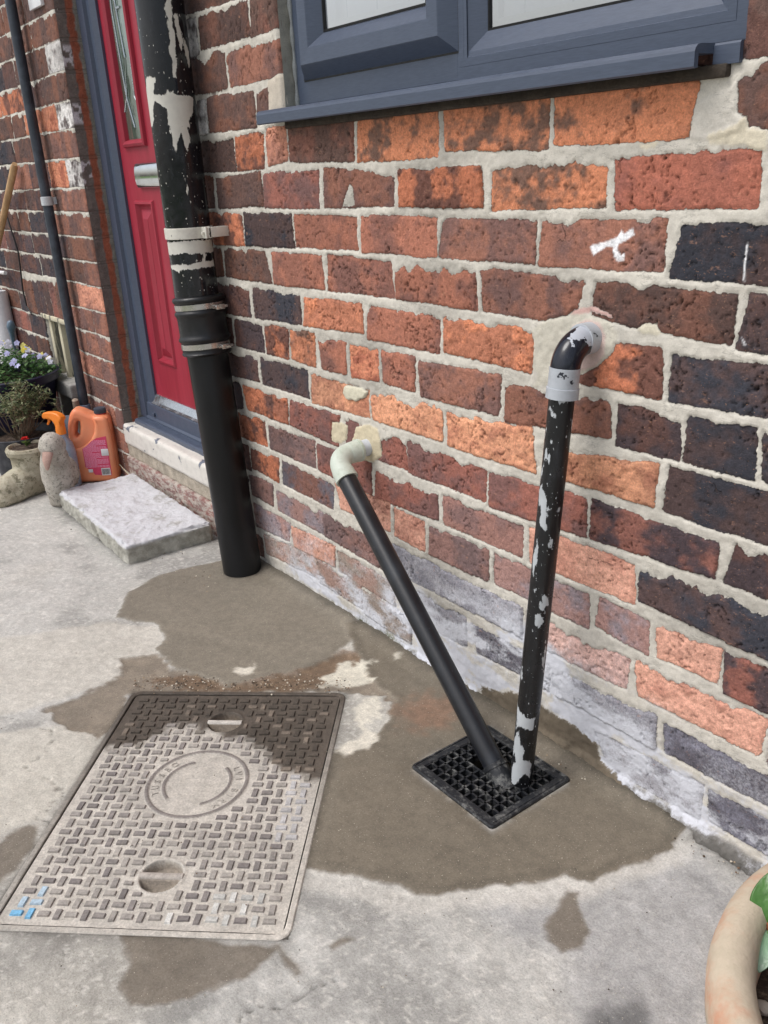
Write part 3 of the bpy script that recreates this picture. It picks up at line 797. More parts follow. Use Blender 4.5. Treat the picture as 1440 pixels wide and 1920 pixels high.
for a, b in G:
    m_ = DB(); m_.box(a + .006, b - .006, DY + .006, DY + .012, 1.088, 1.90); gl_ = m_.build('door_glass', M_DGL, smooth=False)
    m_ = DB(); c = (a + b) / 2
    def came(P): m_.tube([(x, DY + .004, z_) for x, z_ in P], .0022, 6)
    came([(c, 1.12), (c - .028, 1.20), (c, 1.30), (c + .028, 1.20), (c, 1.12)])
    came([(c - .028, 1.20), (c - .045, 1.42), (c - .02, 1.60), (c, 1.75)]); came([(c + .028, 1.20), (c + .045, 1.42), (c + .02, 1.60), (c, 1.75)])
    came([(c, 1.30), (c - .018, 1.46), (c, 1.60), (c + .018, 1.46), (c, 1.30)]); came([(a + .01, 1.165), (c - .028, 1.20)]); came([(b - .01, 1.165), (c + .028, 1.20)])
    m_.box(c - .012, c + .012, DY + .002, DY + .007, 1.42, 1.425); m_.build('glass_came', M_LEAD)
M_CHR = simple('polished_chrome', (225, 228, 230), .06, .03, 20, metal=1.0, bd=0)
m_ = DB(); zc = .991
m_.add(*(lambda n: ([(-2.635, DY - .0135 * math.cos(t_) ** .6 - .001, zc + .034 * math.sin(t_)) for t_ in np.linspace(-1.5, 1.5, n)] + [(-2.315, DY - .0135 * math.cos(t_) ** .6 - .001, zc + .034 * math.sin(t_)) for t_ in np.linspace(-1.5, 1.5, n)],
        [(i, n + i, n + i + 1, i + 1) for i in range(n - 1)] + [tuple(range(n)), tuple(range(2 * n - 1, n - 1, -1))]))(18))
m_.build('letterbox', M_CHR, ang=50)
m_ = DB(); extr(m_, [(.095, .318), (.088, .318), (.076, .297), (.068, .292), (.095, .292)], DL + .001, DR_ - .001); m_.build('threshold_strip', simple('brushed_aluminium', (196, 200, 204), .25, .12, 20, metal=.9, bd=0), smooth=False)

# painted step under the door: flaking cream paint over slate grey
def mat_flake(name, top, under, sc_=18, lo=.60, hi=.615, rough=.55, bump=.0012, aniso=(1, 1, 1)):
    t = NT(name); n = t.noise(sc_, 5, .62, t.coord(scale=aniso)); m = t.ramp(n, lo, hi)
    d = t.ramp(t.noise(40, 5, .7), .45, .75, 0, .45)
    c1 = t.mix(d, lin(top), lin(tuple(v * .78 for v in top)))
    t.set(col=t.mix(m, c1, lin(under)), rough=rough); t.bump(t.math('ADD', t.math('MULTIPLY', m, -1.0), t.math('MULTIPLY', t.noise(90, 4), .8)), bump); return t.m
M_STEP = mat_flake('flaking_cream_paint', (214, 210, 202), (108, 114, 126), 16, .625, .635)
def rough_slab(x0, x1, y0, y1, z0, z1, name, mat, parent, amp=.004, r=.012, n=(90, 30, 12), off=(0, 0, 0), seed=0, chip=0.0, cls=None):
    """weathered block: six displaced faces with worn arrises"""
    mb = (cls or MB)()
    L = (x1 - x0, y1 - y0, z1 - z0); c0 = ((x0 + x1) / 2, (y0 + y1) / 2, (z0 + z1) / 2)
    for ax in range(3):
        for sg in (-1, 1):
            u, v = [(1, 2), (0, 2), (0, 1)][ax]; nu, nv = n[u], n[v]
            U, Vv = np.meshgrid(np.linspace(-.5, .5, nu + 1), np.linspace(-.5, .5, nv + 1), indexing='ij')
            P = np.zeros(U.shape + (3,)); P[..., u] = U * L[u]; P[..., v] = Vv * L[v]; P[..., ax] = sg * .5 * L[ax]
            h = np.array([l / 2 - r for l in L]); Q = np.clip(P, -h, h); D = P - Q; dl = np.linalg.norm(D, axis=-1, keepdims=True) + 1e-9
            P = Q + D / dl * r; nrm = D / dl
            g = fbm((P[..., 0] + P[..., 2] * .7) * 22 + 9, (P[..., 1] + P[..., 2]) * 22 + 4, seed + 1, 4) - .5
            g2 = fbm((P[..., 0] - P[..., 2]) * 90 + 9, (P[..., 1] * 1.1 + P[..., 2]) * 90, seed + 2, 3) - .5
            edge = (np.abs(P) > h).sum(-1) >= 2
            P = P + nrm * (g * amp * 2 + g2 * amp * .8 - chip * edge * np.clip(g * 3, 0, 1))[..., None]
            P = P + np.array(c0)
            k = np.arange(P[..., 0].size).reshape(U.shape)
            Fq = np.stack([k[:-1, :-1], k[1:, :-1], k[1:, 1:], k[:-1, 1:]], -1).reshape(-1, 4)
            if (sg > 0) == (ax == 1): Fq = Fq[:, ::-1]
            mb.add(P.reshape(-1, 3), Fq.tolist())
    return mb.build(name, mat, parent, ang=60)
rough_slab(DX0 - .004, DX1 + .02, -.006, .14, .145, .2165, 'step_ledge', M_STEP, house, .0016, .012, (160, 24, 14), seed=5, cls=HB)
# base course below the ledge
t = NT('rubbed_brick_base'); o = t.coord(); n = t.noise(30, 5, .7, t.coord(scale=(1, 1, 2.5)))
t.set(col=t.mix(t.ramp(n, .38, .6), t.mix(t.ramp(t.noise(9, 3), .35, .65), lin((150, 104, 96)), lin((128, 96, 92))), lin((182, 172, 162))), rough=.92); t.bump(t.noise(110, 5, .7), .004)
rough_slab(DX0 - .01, DX1 + .02, .004, .14, .098, .150, 'mortar_band', simple('sandy_render', (176, 166, 150), .92, .3, 24, 150, .002), house, .003, .006, (160, 10, 12), seed=8, cls=HB)
rough_slab(DX0 - .01, DX1 + .02, -.004, .14, -.02, .100, 'brick_footing', t.m, house, .005, .008, (160, 10, 24), seed=9, cls=HB)

# house number plaque, cellar frame posts and sill
plq = simple('glazed_white_tile', (240, 242, 246), .12, .03, 10)
m_ = HB(); m_.box(-3.035, -2.925, -.012, .0, 1.468, 1.60, .002); p_ = m_.build('number_plaque', plq)
tc = bpy.data.curves.new('numeral', 'FONT'); tc.body = '9'; tc.size = .085; tc.extrude = .001; tc.align_x = 'CENTER'
tmp = bpy.data.objects.new('numeral', tc); COL.objects.link(tmp)
dg = bpy.context.evaluated_depsgraph_get(); nm = bpy.data.meshes.new_from_object(tmp.evaluated_get(dg)); bpy.data.objects.remove(tmp)
no = bpy.data.objects.new('numeral', nm); nm.materials.append(M_BLK); link(no, p_); no.location = (-2.98 + 1.5, -.0135, 1.500); no.rotation_euler = (math.pi / 2, 0, 0)
M_POST = mat_flake('peeling_cream_wood', (206, 198, 172), (120, 118, 108), 30, .52, .56, .8, .001, (1, 1, .12))
M_STONE = simple('grey_stone', (150, 148, 144), .9, .25, 20, 90, .0025)
for xp, w_ in ((-3.535, .030), (-3.425, .028), (-3.335, .026)):
    m_ = HB(); m_.box(xp, xp + w_, .012, .05, .284, .512, .003); m_.build('window_post', M_POST)
m_ = HB(); m_.box(-3.56, -3.26, -.006, .05, .503, .520, .003); m_.build('window_head', M_POST)
rough_slab(-3.60, -3.262, -.035, .06, .232, .288, 'cellar_sill', M_STONE, house, .002, .008, (60, 16, 10), seed=3, cls=HB)

# ================================================================== THE GROUND
gx2 = spans((-60, -8, 4), (-8, -4.6, .1), (-4.6, -2.4, .01), (-2.4, -.18, .0040), (-.18, .6, .02), (.6, 3, .2), (3, 60, 5))
GU = (-1.0185, -.8125, -.2365, -.0515)    # gully grate rectangle
gx2 = np.array(sorted(set(list(gx2) + [GU[0] + .002, GU[0] + .0025, GU[1] - .002, GU[1] - .0025])))
gy2 = spans((-60, -5, 5), (-5, -1.4, .1), (-1.4, -.95, .012), (-.95, .02, .0040), (.02, .3, .05))
gy2 = np.array(sorted(set(list(gy2) + [GU[2] + .002, GU[2] + .0025, GU[3] - .002, GU[3] - .0025])))
GX, GY = np.meshgrid(gx2, gy2, indexing='ij')
f1 = fbm(GX * 5, GY * 5, 1, 5); f2 = fbm(GX * 26, GY * 26, 2, 5); f3 = fbm(GX * 110, GY * 110, 3, 4, .6); f4 = fbm(GX * 1.7, GY * 1.7, 4, 3)
wx = (fbm(GX * 18, GY * 18, 11, 4) - .5) * .05; wy = (fbm(GX * 18, GY * 18, 12, 4) - .5) * .05
gxx = (fbm(GX * 70, GY * 70, 13, 3) - .5) * .022; gyy = (fbm(GX * 70, GY * 70, 14, 3) - .5) * .022
def gpoly(pts, wob=.5):
    P = [on_ground(*p) for p in pts]
    x0, x1 = min(p[0] for p in P) - .12, max(p[0] for p in P) + .12; y0, y1 = min(p[1] for p in P) - .12, max(p[1] for p in P) + .12
    i0, i1 = np.searchsorted(gx2, x0), np.searchsorted(gx2, x1); j0, j1 = np.searchsorted(gy2, y0), np.searchsorted(gy2, y1)
    out = np.full(GX.shape, -.2); s_ = (slice(i0, i1), slice(j0, j1))
    out[s_] = poly_sd(P, GX[s_] + wx[s_] * wob * .7 + gxx[s_] * wob, GY[s_] + wy[s_] * wob * .7 + gyy[s_] * wob)
    return out
def lay(col, d, rgb, e=.003, k=1.0, tex=None):
    m = (sst(-e, e, d) * k)[..., None]
    c = np.array(lin(rgb)) * (1 if tex is None else tex[..., None])
    return col * (1 - m) + c * m
gc = np.zeros(GX.shape + (3,)); gc[:] = np.array(lin((182, 180, 175)))
warm = sst(.42, .62, f4)[..., None]; gc = gc * (1 - warm * .5) + np.array(lin((184, 178, 166))) * warm * .5
gc *= (.80 + .38 * f1)[..., None] * (.86 + .28 * f2)[..., None]
stn = sst(.54, .68, fbm(GX * 8, GY * 8, 21, 5))[..., None]; gc *= 1 - .24 * stn; gc *= (1 - .22 * sst(.55, .7, fbm(GX * 3 + 4, GY * 3, 41, 6, .65)))[..., None]
spk = sst(.66, .74, fbm(GX * 160, GY * 160, 31, 2))[..., None]; gc = gc * (1 - .35 * spk) + np.array(lin((226, 222, 214))) * .35 * spk
# paler trowelled aprons and the bluish-grey older slab lower right
ap1 = gpoly([(-60, 1385), (60, 1365), (140, 1358), (195, 1372), (190, 1400), (130, 1480), (95, 1530), (30, 1555), (-80, 1600)]); gc = lay(gc, ap1, (196, 191, 180), .008, .7, .92 + .16 * f2)
ap2 = gpoly([(-60, 1200), (60, 1190), (200, 1165), (300, 1180), (310, 1210), (260, 1260), (180, 1290), (90, 1320), (-60, 1360)]); gc = lay(gc, ap2, (198, 192, 180), .01, .5, .85 + .3 * f2)
old = gpoly([(880, 1690), (1100, 1665), (1200, 1630), (1290, 1590), (1400, 1680), (1330, 1780), (1330, 2000), (1080, 2000), (1060, 1800), (960, 1760)]); gc = lay(gc, old, (160, 160, 162), .03, .55, .7 + .6 * f2)
halo = gpoly([(560, 1610), (640, 1625), (780, 1660), (980, 1645), (1060, 1635), (1110, 1645), (1200, 1600), (1300, 1570), (1300, 1610), (1200, 1650), (1100, 1690), (980, 1700), (860, 1705), (760, 1705), (560, 1660)], .7); gc = lay(gc, halo, (206, 202, 194), .012, .6, .9 + .2 * f2)
blk = gpoly([(1085, 1905), (1110, 1878), (1160, 1872), (1210, 1895), (1225, 1960), (1085, 1960)], 1.2); gc = lay(gc, blk, (92, 92, 92), .02, .75, .6 + .8 * f3)
# fresh mortar round the soil pipe and round the gully; brown grit and damp between them
wet = np.zeros(GX.shape); hgt = np.zeros(GX.shape)
soil = gpoly([(215, 1235), (300, 1225), (330, 1250), (430, 1285), (560, 1262), (620, 1225), (690, 1235), (760, 1250), (840, 1290), (800, 1340), (735, 1370), (725, 1310), (650, 1298), (245, 1302), (225, 1345), (185, 1382), (130, 1368), (78, 1335), (170, 1300), (230, 1262)], 1.0)
gc = lay(gc, soil, (126, 115, 101), .006, .92, .72 + .55 * f2); wet += sst(-.004, .004, soil) * .35
dirt = gpoly([(290, 1262), (430, 1268), (560, 1250), (640, 1215), (720, 1235), (700, 1262), (640, 1282), (560, 1292), (420, 1296), (300, 1292)], 1.6)
gc = lay(gc, dirt, (112, 90, 70), .010, .75, .5 + 1.0 * f3)
c1 = gpoly([(222, 1158), (238, 1110), (300, 1078), (400, 1056), (440, 1040), (480, 1000), (520, 1035), (560, 1080), (650, 1135), (672, 1172), (655, 1205), (610, 1238), (545, 1262), (485, 1272), (430, 1288), (335, 1255), (292, 1218), (312, 1200), (290, 1172)], .55)
trow = fbm(GX * 9 + GY * 5, GY * 26 - GX * 14, 91, 4); gc = lay(gc, c1, (124, 117, 105), .004, 1, .80 + .22 * f1 + .20 * trow + .06 * (f3 - .5)); wet += sst(-.002, .002, c1) * .45; hgt += sst(-.012, .012, c1) * .004
c2 = gpoly([(648, 1178), (700, 1170), (790, 1215), (900, 1275), (960, 1290), (1010, 1315), (1060, 1360), (1112, 1395), (1124, 1428), (1172, 1476), (1243, 1512), (1278, 1562), (1262, 1592), (1190, 1622), (1112, 1662), (1062, 1646), (990, 1662), (862, 1672), (782, 1678), (744, 1652), (642, 1638), (552, 1630), (560, 1585), (600, 1480), (622, 1412), (700, 1392), (722, 1360), (742, 1312), (705, 1288), (668, 1232)], .5)
gc = lay(gc, c2, (113, 105, 92), .0035, 1, .78 + .24 * f1 + .22 * trow + .06 * (f3 - .5)); gc *= (1 - .16 * sst(.012, .0, np.abs(c2 - .012)) * (c2 > 0))[..., None]; wet += sst(-.002, .002, c2) * .6; hgt += sst(-.012, .012, c2) * .004
red = gpoly([(735, 1330), (790, 1300), (850, 1320), (850, 1365), (780, 1375)], 2.2); gc = lay(gc, red, (142, 104, 82), .03, .5, .6 + .8 * f3)
red2 = gpoly([(1000, 1335), (1060, 1372), (1110, 1412), (1100, 1430), (1040, 1400), (1000, 1370)], 1.5); gc = lay(gc, red2, (104, 88, 70), .015, .7, .6 + .8 * f3)
for P, rgb in (([(598, 1272), (640, 1240), (658, 1246), (692, 1240), (684, 1262), (700, 1268), (678, 1282), (640, 1290), (612, 1285)], (212, 207, 192)),
          ([(668, 1325), (700, 1300), (712, 1335), (692, 1362), (718, 1385), (700, 1408), (655, 1420), (628, 1418), (640, 1400), (690, 1380), (672, 1350)], (214, 208, 194)),
          ([(445, 1256), (465, 1250), (482, 1250), (480, 1262), (455, 1268)], (214, 208, 194)), ([(730, 1232), (742, 1228), (745, 1236), (735, 1240)], (190, 184, 170))):
    gc = lay(gc, gpoly(P, 1.1), rgb, .006, .9, .85 + .3 * f3)
for P in ([(222, 1752), (340, 1750), (420, 1764), (480, 1764), (525, 1775), (500, 1800), (468, 1832), (420, 1848), (350, 1872), (252, 1884), (222, 1845), (250, 1800)],
          [(-80, 1620), (0, 1582), (40, 1556), (76, 1546), (60, 1590), (28, 1632), (-20, 1668), (-80, 1720)],
          [(1014, 1738), (1028, 1712), (1050, 1690), (1062, 1672), (1084, 1676), (1090, 1712), (1104, 1745), (1094, 1780), (1060, 1792), (1026, 1774)],
          [(518, 1768), (540, 1790), (570, 1830), (560, 1838), (530, 1805)], [(622, 1770), (660, 1755), (668, 1762), (630, 1782)]):
    d_ = gpoly(P, .5); gc = lay(gc, d_, (112, 103, 91), .005, .92, .85 + .3 * f2); wet += sst(-.004, .004, d_) * .6
# cracks in the old concrete
crk = np.abs(fbm(GX * 3.2 + 7, GY * 3.2, 61, 5, .55) - .5)
crkm = sst(.003, .001, crk) * (wet < .1) * (fbm(GX * 2, GY * 2, 66, 2) > .58); gc *= (1 - .45 * crkm)[..., None]
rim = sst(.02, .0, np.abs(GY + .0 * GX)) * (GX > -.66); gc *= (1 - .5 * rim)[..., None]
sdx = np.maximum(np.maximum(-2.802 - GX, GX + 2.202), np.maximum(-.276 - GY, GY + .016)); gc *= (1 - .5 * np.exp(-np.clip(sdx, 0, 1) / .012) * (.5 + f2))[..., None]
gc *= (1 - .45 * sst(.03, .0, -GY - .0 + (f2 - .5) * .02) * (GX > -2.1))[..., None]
grass = sst(-5.5, -6.5, GY)[..., None]; gc = gc * (1 - grass) + np.array(lin((88, 112, 60))) * grass
hgt += (f1 - .5) * .006 + ((f2 - .5) * .0042 + (f3 - .5) * .0022) * (1 - .72 * np.clip(wet * 2, 0, 1)) - crkm * .004 - .006 * sst(0, .004, soil) * (f2) * (c2 < 0) * (c1 < 0)
hgt += .010 * sst(-.05, .0, GY) * (GX > -2.0) * (GX < -.6)
# recesses for the gully and the inspection cover
ing = (GX > GU[0] + .0022) & (GX < GU[1] - .0022) & (GY > GU[2] + .0022) & (GY < GU[3] - .0022)
ML = Vector((-1.5875, -.5172, 0)); MU = Vector((.6739, .7388, 0)).normalized(); MV = Vector((MU.y, -MU.x, 0)); MW, MH = .447, .609
lu = (GX - ML.x) * MU.x + (GY - ML.y) * MU.y; lv = (GX - ML.x) * MV.x + (GY - ML.y) * MV.y
inm = (lu > .004) & (lu < MW - .004) & (lv > .004) & (lv < MH - .004)
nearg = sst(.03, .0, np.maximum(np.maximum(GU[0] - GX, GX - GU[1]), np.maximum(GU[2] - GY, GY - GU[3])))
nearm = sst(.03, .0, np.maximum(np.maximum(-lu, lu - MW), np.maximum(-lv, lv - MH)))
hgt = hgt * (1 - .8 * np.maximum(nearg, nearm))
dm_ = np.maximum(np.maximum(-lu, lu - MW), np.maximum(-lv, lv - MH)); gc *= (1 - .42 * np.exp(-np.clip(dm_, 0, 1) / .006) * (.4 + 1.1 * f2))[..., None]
dg_ = np.maximum(np.maximum(GU[0] - GX, GX - GU[1]), np.maximum(GU[2] - GY, GY - GU[3])); mg = (np.exp(-np.clip(dg_, 0, 1) / .004) * sst(.45, .6, f2) * .8)[..., None]; gc = gc * (1 - mg) + np.array(lin((178, 176, 170))) * mg
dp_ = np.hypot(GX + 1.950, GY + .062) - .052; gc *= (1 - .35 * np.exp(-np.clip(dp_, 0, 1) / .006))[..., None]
hgt = np.where(ing, -.14, np.where(inm, -.03, hgt))
gc[ing] = lin((30, 28, 26))
far = (np.abs(GX) > 5) | (GY < -2); hgt = np.where(far, 0, hgt)
def mat_ground():
    t = NT('patched_concrete'); o = t.coord()
    w_ = t.attr('wet'); n1 = t.noise(300, 4, .75, o); n2 = t.noise(60, 6, .7, o)
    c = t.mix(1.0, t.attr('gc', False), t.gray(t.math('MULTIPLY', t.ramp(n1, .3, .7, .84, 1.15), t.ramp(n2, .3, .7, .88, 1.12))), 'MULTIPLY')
    sp = t.ramp(t.noise(520, 1, .5, o), .70, .76, 0, .55); c = t.mix(sp, c, lin((58, 52, 46)))
    sp2 = t.ramp(t.noise(430, 1, .5, t.coord(scale=(1.1, 1, 1.3))), .715, .75, 0, .5); c = t.mix(sp2, c, lin((224, 214, 196)))
    t.set(col=c, rough=t.ramp(w_, 0, .7, .92, .66), spec=t.ramp(w_, 0, .7, .25, .4))
    h = t.math('MULTIPLY', t.math('ADD', n1, n2), t.ramp(w_, 0, .6, 1.0, .35)); t.bump(h, .0018, .8); return t.m
nx, ny = GX.shape; idx = np.arange(nx * ny).reshape(nx, ny)
F = np.stack([idx[:-1, :-1], idx[1:, :-1], idx[1:, 1:], idx[:-1, 1:]], -1).reshape(-1, 4)
M_GROUND = mat_ground()
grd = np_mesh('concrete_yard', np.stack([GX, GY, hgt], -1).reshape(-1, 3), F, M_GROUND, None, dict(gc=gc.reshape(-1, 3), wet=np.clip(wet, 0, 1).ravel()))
grd['kind'] = 'structure'
# loose grit swept against the cover and wall
rg = random.Random(3); m_ = MB()
for i in range(900):
    if i < 500: px, py = rg.uniform(250, 660), rg.gauss(1284, 8)
    elif i < 700: px, py = rg.uniform(600, 1400), 0; py = 1120 + (px - 600) * .65 + rg.uniform(-10, 25)
    elif i < 800: px, py = rg.uniform(130, 420), 0; py = 940 + (px - 130) * .45 + rg.uniform(0, 60)
    else: px, py = rg.uniform(0, 1300), rg.uniform(1150, 1900)
    x, y = on_ground(px, py)
    if y > -.004 or (GU[0] < x < GU[1] and GU[2] < y < GU[3]): continue
    r = rg.choice([.0009, .0012, .0016, .0024]) if i < 800 else rg.choice([.0007, .001, .0014])
    bm = bmesh.new(); bmesh.ops.create_icosphere(bm, subdivisions=1, radius=r)
    for v in bm.verts: v.co = v.co * rg.uniform(.6, 1.2); v.co.z *= .6; v.co += Vector((x, y, .003 + r * .3))
    m_.cur = lin(rg.choice([(120, 96, 76), (90, 76, 62), (70, 62, 54), (150, 132, 108), (196, 188, 172)])); m_.frombm(bm)
t = NT('grit'); t.set(col=t.attr('vc', False), rough=.95)
g_ = m_.build('loose_grit', t.m, col=True); g_['kind'] = 'stuff'; g_['label'] = 'fine brown grit and crumbs scattered on the concrete'; g_['category'] = 'grit'

# ================================================================== INSPECTION COVER
mroot = thing('manhole_cover', 'dusty rectangular iron inspection cover with a basket-weave tread, damp at its far end', 'manhole cover', (ML.x, ML.y, 0), math.atan2(MU.y, MU.x))
# local frame: x along MU, y = -MV
def mcol(u, v):
    """dust / damp colour of the plate at (u,v)"""
    n = float(fbm(np.array([u * 14.]), np.array([v * 14.]), 7, 4)[0]); n2 = float(fbm(np.array([u * 60.]), np.array([v * 60.]), 8, 3)[0])
    edge = .155 + .13 * max(0, (u - .22) / .22) ** 1.3 - .05 * math.exp(-((u - .15) / .06) ** 2) + .05 * math.exp(-((u - .0) / .1) ** 2) + (n - .5) * .10 + (n2 - .5) * .05
    k = min(1, max(0, (edge - v) / .014 + .5))
    dust = np.array(lin((184, 178, 169))) * (.78 + .44 * n); damp = np.array(lin((84, 76, 68))) * (.7 + .6 * n)
    return dust * (1 - k) + damp * k, k
def mat_iron():
    t = NT('dusty_cast_iron'); o = t.coord()
    c = t.mix(1.0, t.attr('vc', False), t.gray(t.math('MULTIPLY', t.ramp(t.noise(240, 5, .7, o), .3, .7, .80, 1.18), t.ramp(t.noise(50, 4, .7, o), .3, .7, .86, 1.14))), 'MULTIPLY')
    c = t.mix(t.ramp(t.noise(300, 2, .5, o), .69, .75, 0, .5), c, lin((78, 66, 56)))
    c = t.mix(t.ramp(t.noise(75, 5, .75, o), .50, .64, 0, .38), c, lin((168, 162, 153)) if False else t.mix(1.0, c, lin((214, 210, 204)), 'SOFT_LIGHT'))
    t.set(col=c, rough=t.ramp(t.noise(30, 3, .6, o), .35, .65, .55, .85), spec=.4); t.bump(t.noise(260, 5, .7, o), .0012, .8); return t.m
M_IRON = mat_iron()
PW, PH = MW, MH
def rrect(x0, x1, y0, y1, r, n=8):
    P = []
    for (cx_, cy_, a0) in ((x1 - r, y0 + r, -90), (x1 - r, y1 - r, 0), (x0 + r, y1 - r, 90), (x0 + r, y0 + r, 180)):
        for k in range(n + 1): a = math.radians(a0 + 90 * k / n); P.append((cx_ + r * math.cos(a), cy_ + r * math.sin(a)))
    return P
# outer frame: rounded rectangle ring
m_ = MB(); ins = [(0, -.02), (0, .0008), (.0015, .0022), (.0085, .0022), (.0098, .001), (.0102, -.012)]
V = []; nn = 36
for i, z_ in ins:
    for (x, y) in rrect(i, PW - i, -PH + i, -i, .022 - i * .6): V.append((x, y, z_))
m_.v = V; m_.c = [tuple(mcol(v[0], -v[1])[0] * .9) if not (-v[1] > .57 and v[0] > .2) else tuple(mcol(v[0], -v[1])[0] * 1.12) for v in V]
m_.f = [(a * nn + k, a * nn + (k + 1) % nn, (a + 1) * nn + (k + 1) % nn, (a + 1) * nn + k) for a in range(len(ins) - 1) for k in range(nn)]
m_.build('cover_frame', M_IRON, mroot, col=True, ang=30)
# plate: fine grid with medallion relief and lifting-key pockets
a_, b_ = .0122, .0122
EM = (.2195, .2815, .0885); K1 = (.222, .103, .0365); K2 = (.227, .497, .0375)
eu, ev = [], []
ux = np.linspace(a_, PW - a_, 240); vy = np.linspace(b_, PH - b_, 330)
UU, VV = np.meshgrid(ux, vy, indexing='ij')
def ringh(c, r0, r1, e=.0014):
    d = np.hypot(UU - c[0], VV - c[1]); return sst(r0 - e, r0, d) * sst(r1 + e, r1, d)
zf = np.zeros(UU.shape) - .0005 + (fbm(UU * 40, VV * 40, 4, 4) - .5) * .0012
dE = np.hypot(UU - EM[0], VV - EM[1]); an = np.degrees(np.arctan2(VV - EM[1], UU - EM[0]))
zf += ringh(EM, .0845, .0895) * .0022
arc = ((np.abs(((an + 0 + 180) % 360) - 180 - 12) < 58) | (np.abs(((an - 180 + 180) % 360) - 180 - 12) < 58))
zf += ringh(EM, .0560, .0605) * arc * .0022
for K in (K1, K2):
    dK = np.hypot(UU - K[0], VV - K[1]); zf += ringh(K, K[2] - .004, K[2]) * .0012
    pocket = sst(K[2] - .0045, K[2] - .0065, dK); bar = sst(.0085, .007, np.abs(VV - K[1]))
    depth = .020 * np.sqrt(np.clip(1 - (dK / K[2]) ** 2, 0, 1))
    zf -= pocket * (1 - bar) * (depth + .003); pk_ = pocket if K is K1 else np.maximum(pk_, pocket)
ok = UU > -1
cc = np.array([[mcol(u, v)[0] for v in vy[::6]] for u in ux[::6]])
ci = np.clip(np.arange(len(ux)) / 6, 0, cc.shape[0] - 1.001); cj = np.clip(np.arange(len(vy)) / 6, 0, cc.shape[1] - 1.001)
i0 = ci.astype(int); j0 = cj.astype(int); fi = (ci - i0)[:, None, None]; fj = (cj - j0)[None, :, None]
pc = cc[i0][:, j0] * (1 - fi) * (1 - fj) + cc[i0 + 1][:, j0] * fi * (1 - fj) + cc[i0][:, j0 + 1] * (1 - fi) * fj + cc[i0 + 1][:, j0 + 1] * fi * fj
dk = np.array(lin((104, 96, 94)))
rg_ = np.maximum(ringh(EM, .0842, .0898), ringh(EM, .0558, .0606) * arc)[..., None] * .8
pc = pc * (1 - rg_) + dk * rg_; pc = pc * (1 - .7 * pk_[..., None]) + np.array(lin((128, 116, 102))) * .7 * pk_[..., None]
id_ = np.arange(UU.size).reshape(UU.shape)
Fq = np.stack([id_[:-1, :-1], id_[:-1, 1:], id_[1:, 1:], id_[1:, :-1]], -1).reshape(-1, 4)
np_mesh('cover_plate', np.stack([UU, -VV, zf], -1).reshape(-1, 3), Fq, M_IRON, mroot, dict(vc=pc.reshape(-1, 3)))
# raised tread
m_ = MB(); rt = random.Random(5); pit = .02095; NU, NV = 19, 27
u0 = (PW - NU * pit) / 2; v0 = (PH - NV * pit) / 2
for i in range(NU):
    for j in range(NV):
        u = u0 + (i + .5) * pit; v = v0 + (j + .5) * pit; ho = (i + j) % 2 == 0
        L, Wd = .0194, .0094
        lx, ly = (L, Wd) if ho else (Wd, L)
        if math.hypot(u - EM[0], v - EM[1]) < EM[2] + .010: continue
        if min(math.hypot(u - K[0], v - K[1]) for K in (K1, K2)) < K1[2] + .008: continue
        for K, R_ in ((EM, EM[2]), (K1, K1[2]), (K2, K2[2])):
            d = math.hypot(u - K[0], v - K[1])
            if d < R_ + .013: lx *= .75; ly *= .75
        base, k = mcol(u, v)
        if v > PH - .05 and u < .075: m_.cur = lin((120, 178, 214))
        elif v > PH - .075 and u < .07 and rt.random() < .4: m_.cur = lin((170, 190, 204))
        elif v > PH - .085 and u > .25 and rt.random() < .38: m_.cur = tuple(np.array(lin((204, 203, 198))) * rt.uniform(.7, 1.05))
        elif k > .5: m_.cur = tuple(base * (rt.choice([.75, .9, 1.0, 1.9]) if v > .05 else rt.uniform(.7, 1)))
        elif u > PW - .07 and v < .42: m_.cur = tuple(np.array(lin((176, 174, 174))) * rt.uniform(.85, 1.1))
        else:
            q_ = rt.uniform(.42, 1.0); m_.cur = tuple(base * (1 - q_) + np.array(lin((118, 112, 110))) * rt.uniform(.85, 1.15) * q_)
        bm = bmesh.new(); bmesh.ops.create_cube(bm, size=1)
        for vt in bm.verts:
            s_ = .86 if vt.co.z > 0 else 1.0
            vt.co = Vector((u + vt.co.x * lx * s_, -v + vt.co.y * ly * s_, .0008 + vt.co.z * .0032))
        bmesh.ops.rotate(bm, cent=(u, -v, 0), matrix=Matrix.Rotation(rt.uniform(-.03, .03), 3, 'Z'), verts=bm.verts)
        m_.frombm(bm)
m_.build('tread_pattern', M_IRON, mroot, smooth=False, col=True)
for K in (K1, K2):
    m_ = MB(); m_.cur = lin((168, 160, 152)) if K is K2 else lin((190, 184, 176))
    m_.tube([(K[0] - K[2] + .003, -K[1], -.001), (K[0] + K[2] - .003, -K[1], -.001)], .0062, 12, squash=.7); m_.build('lifting_bar', M_IRON, mroot, col=True)
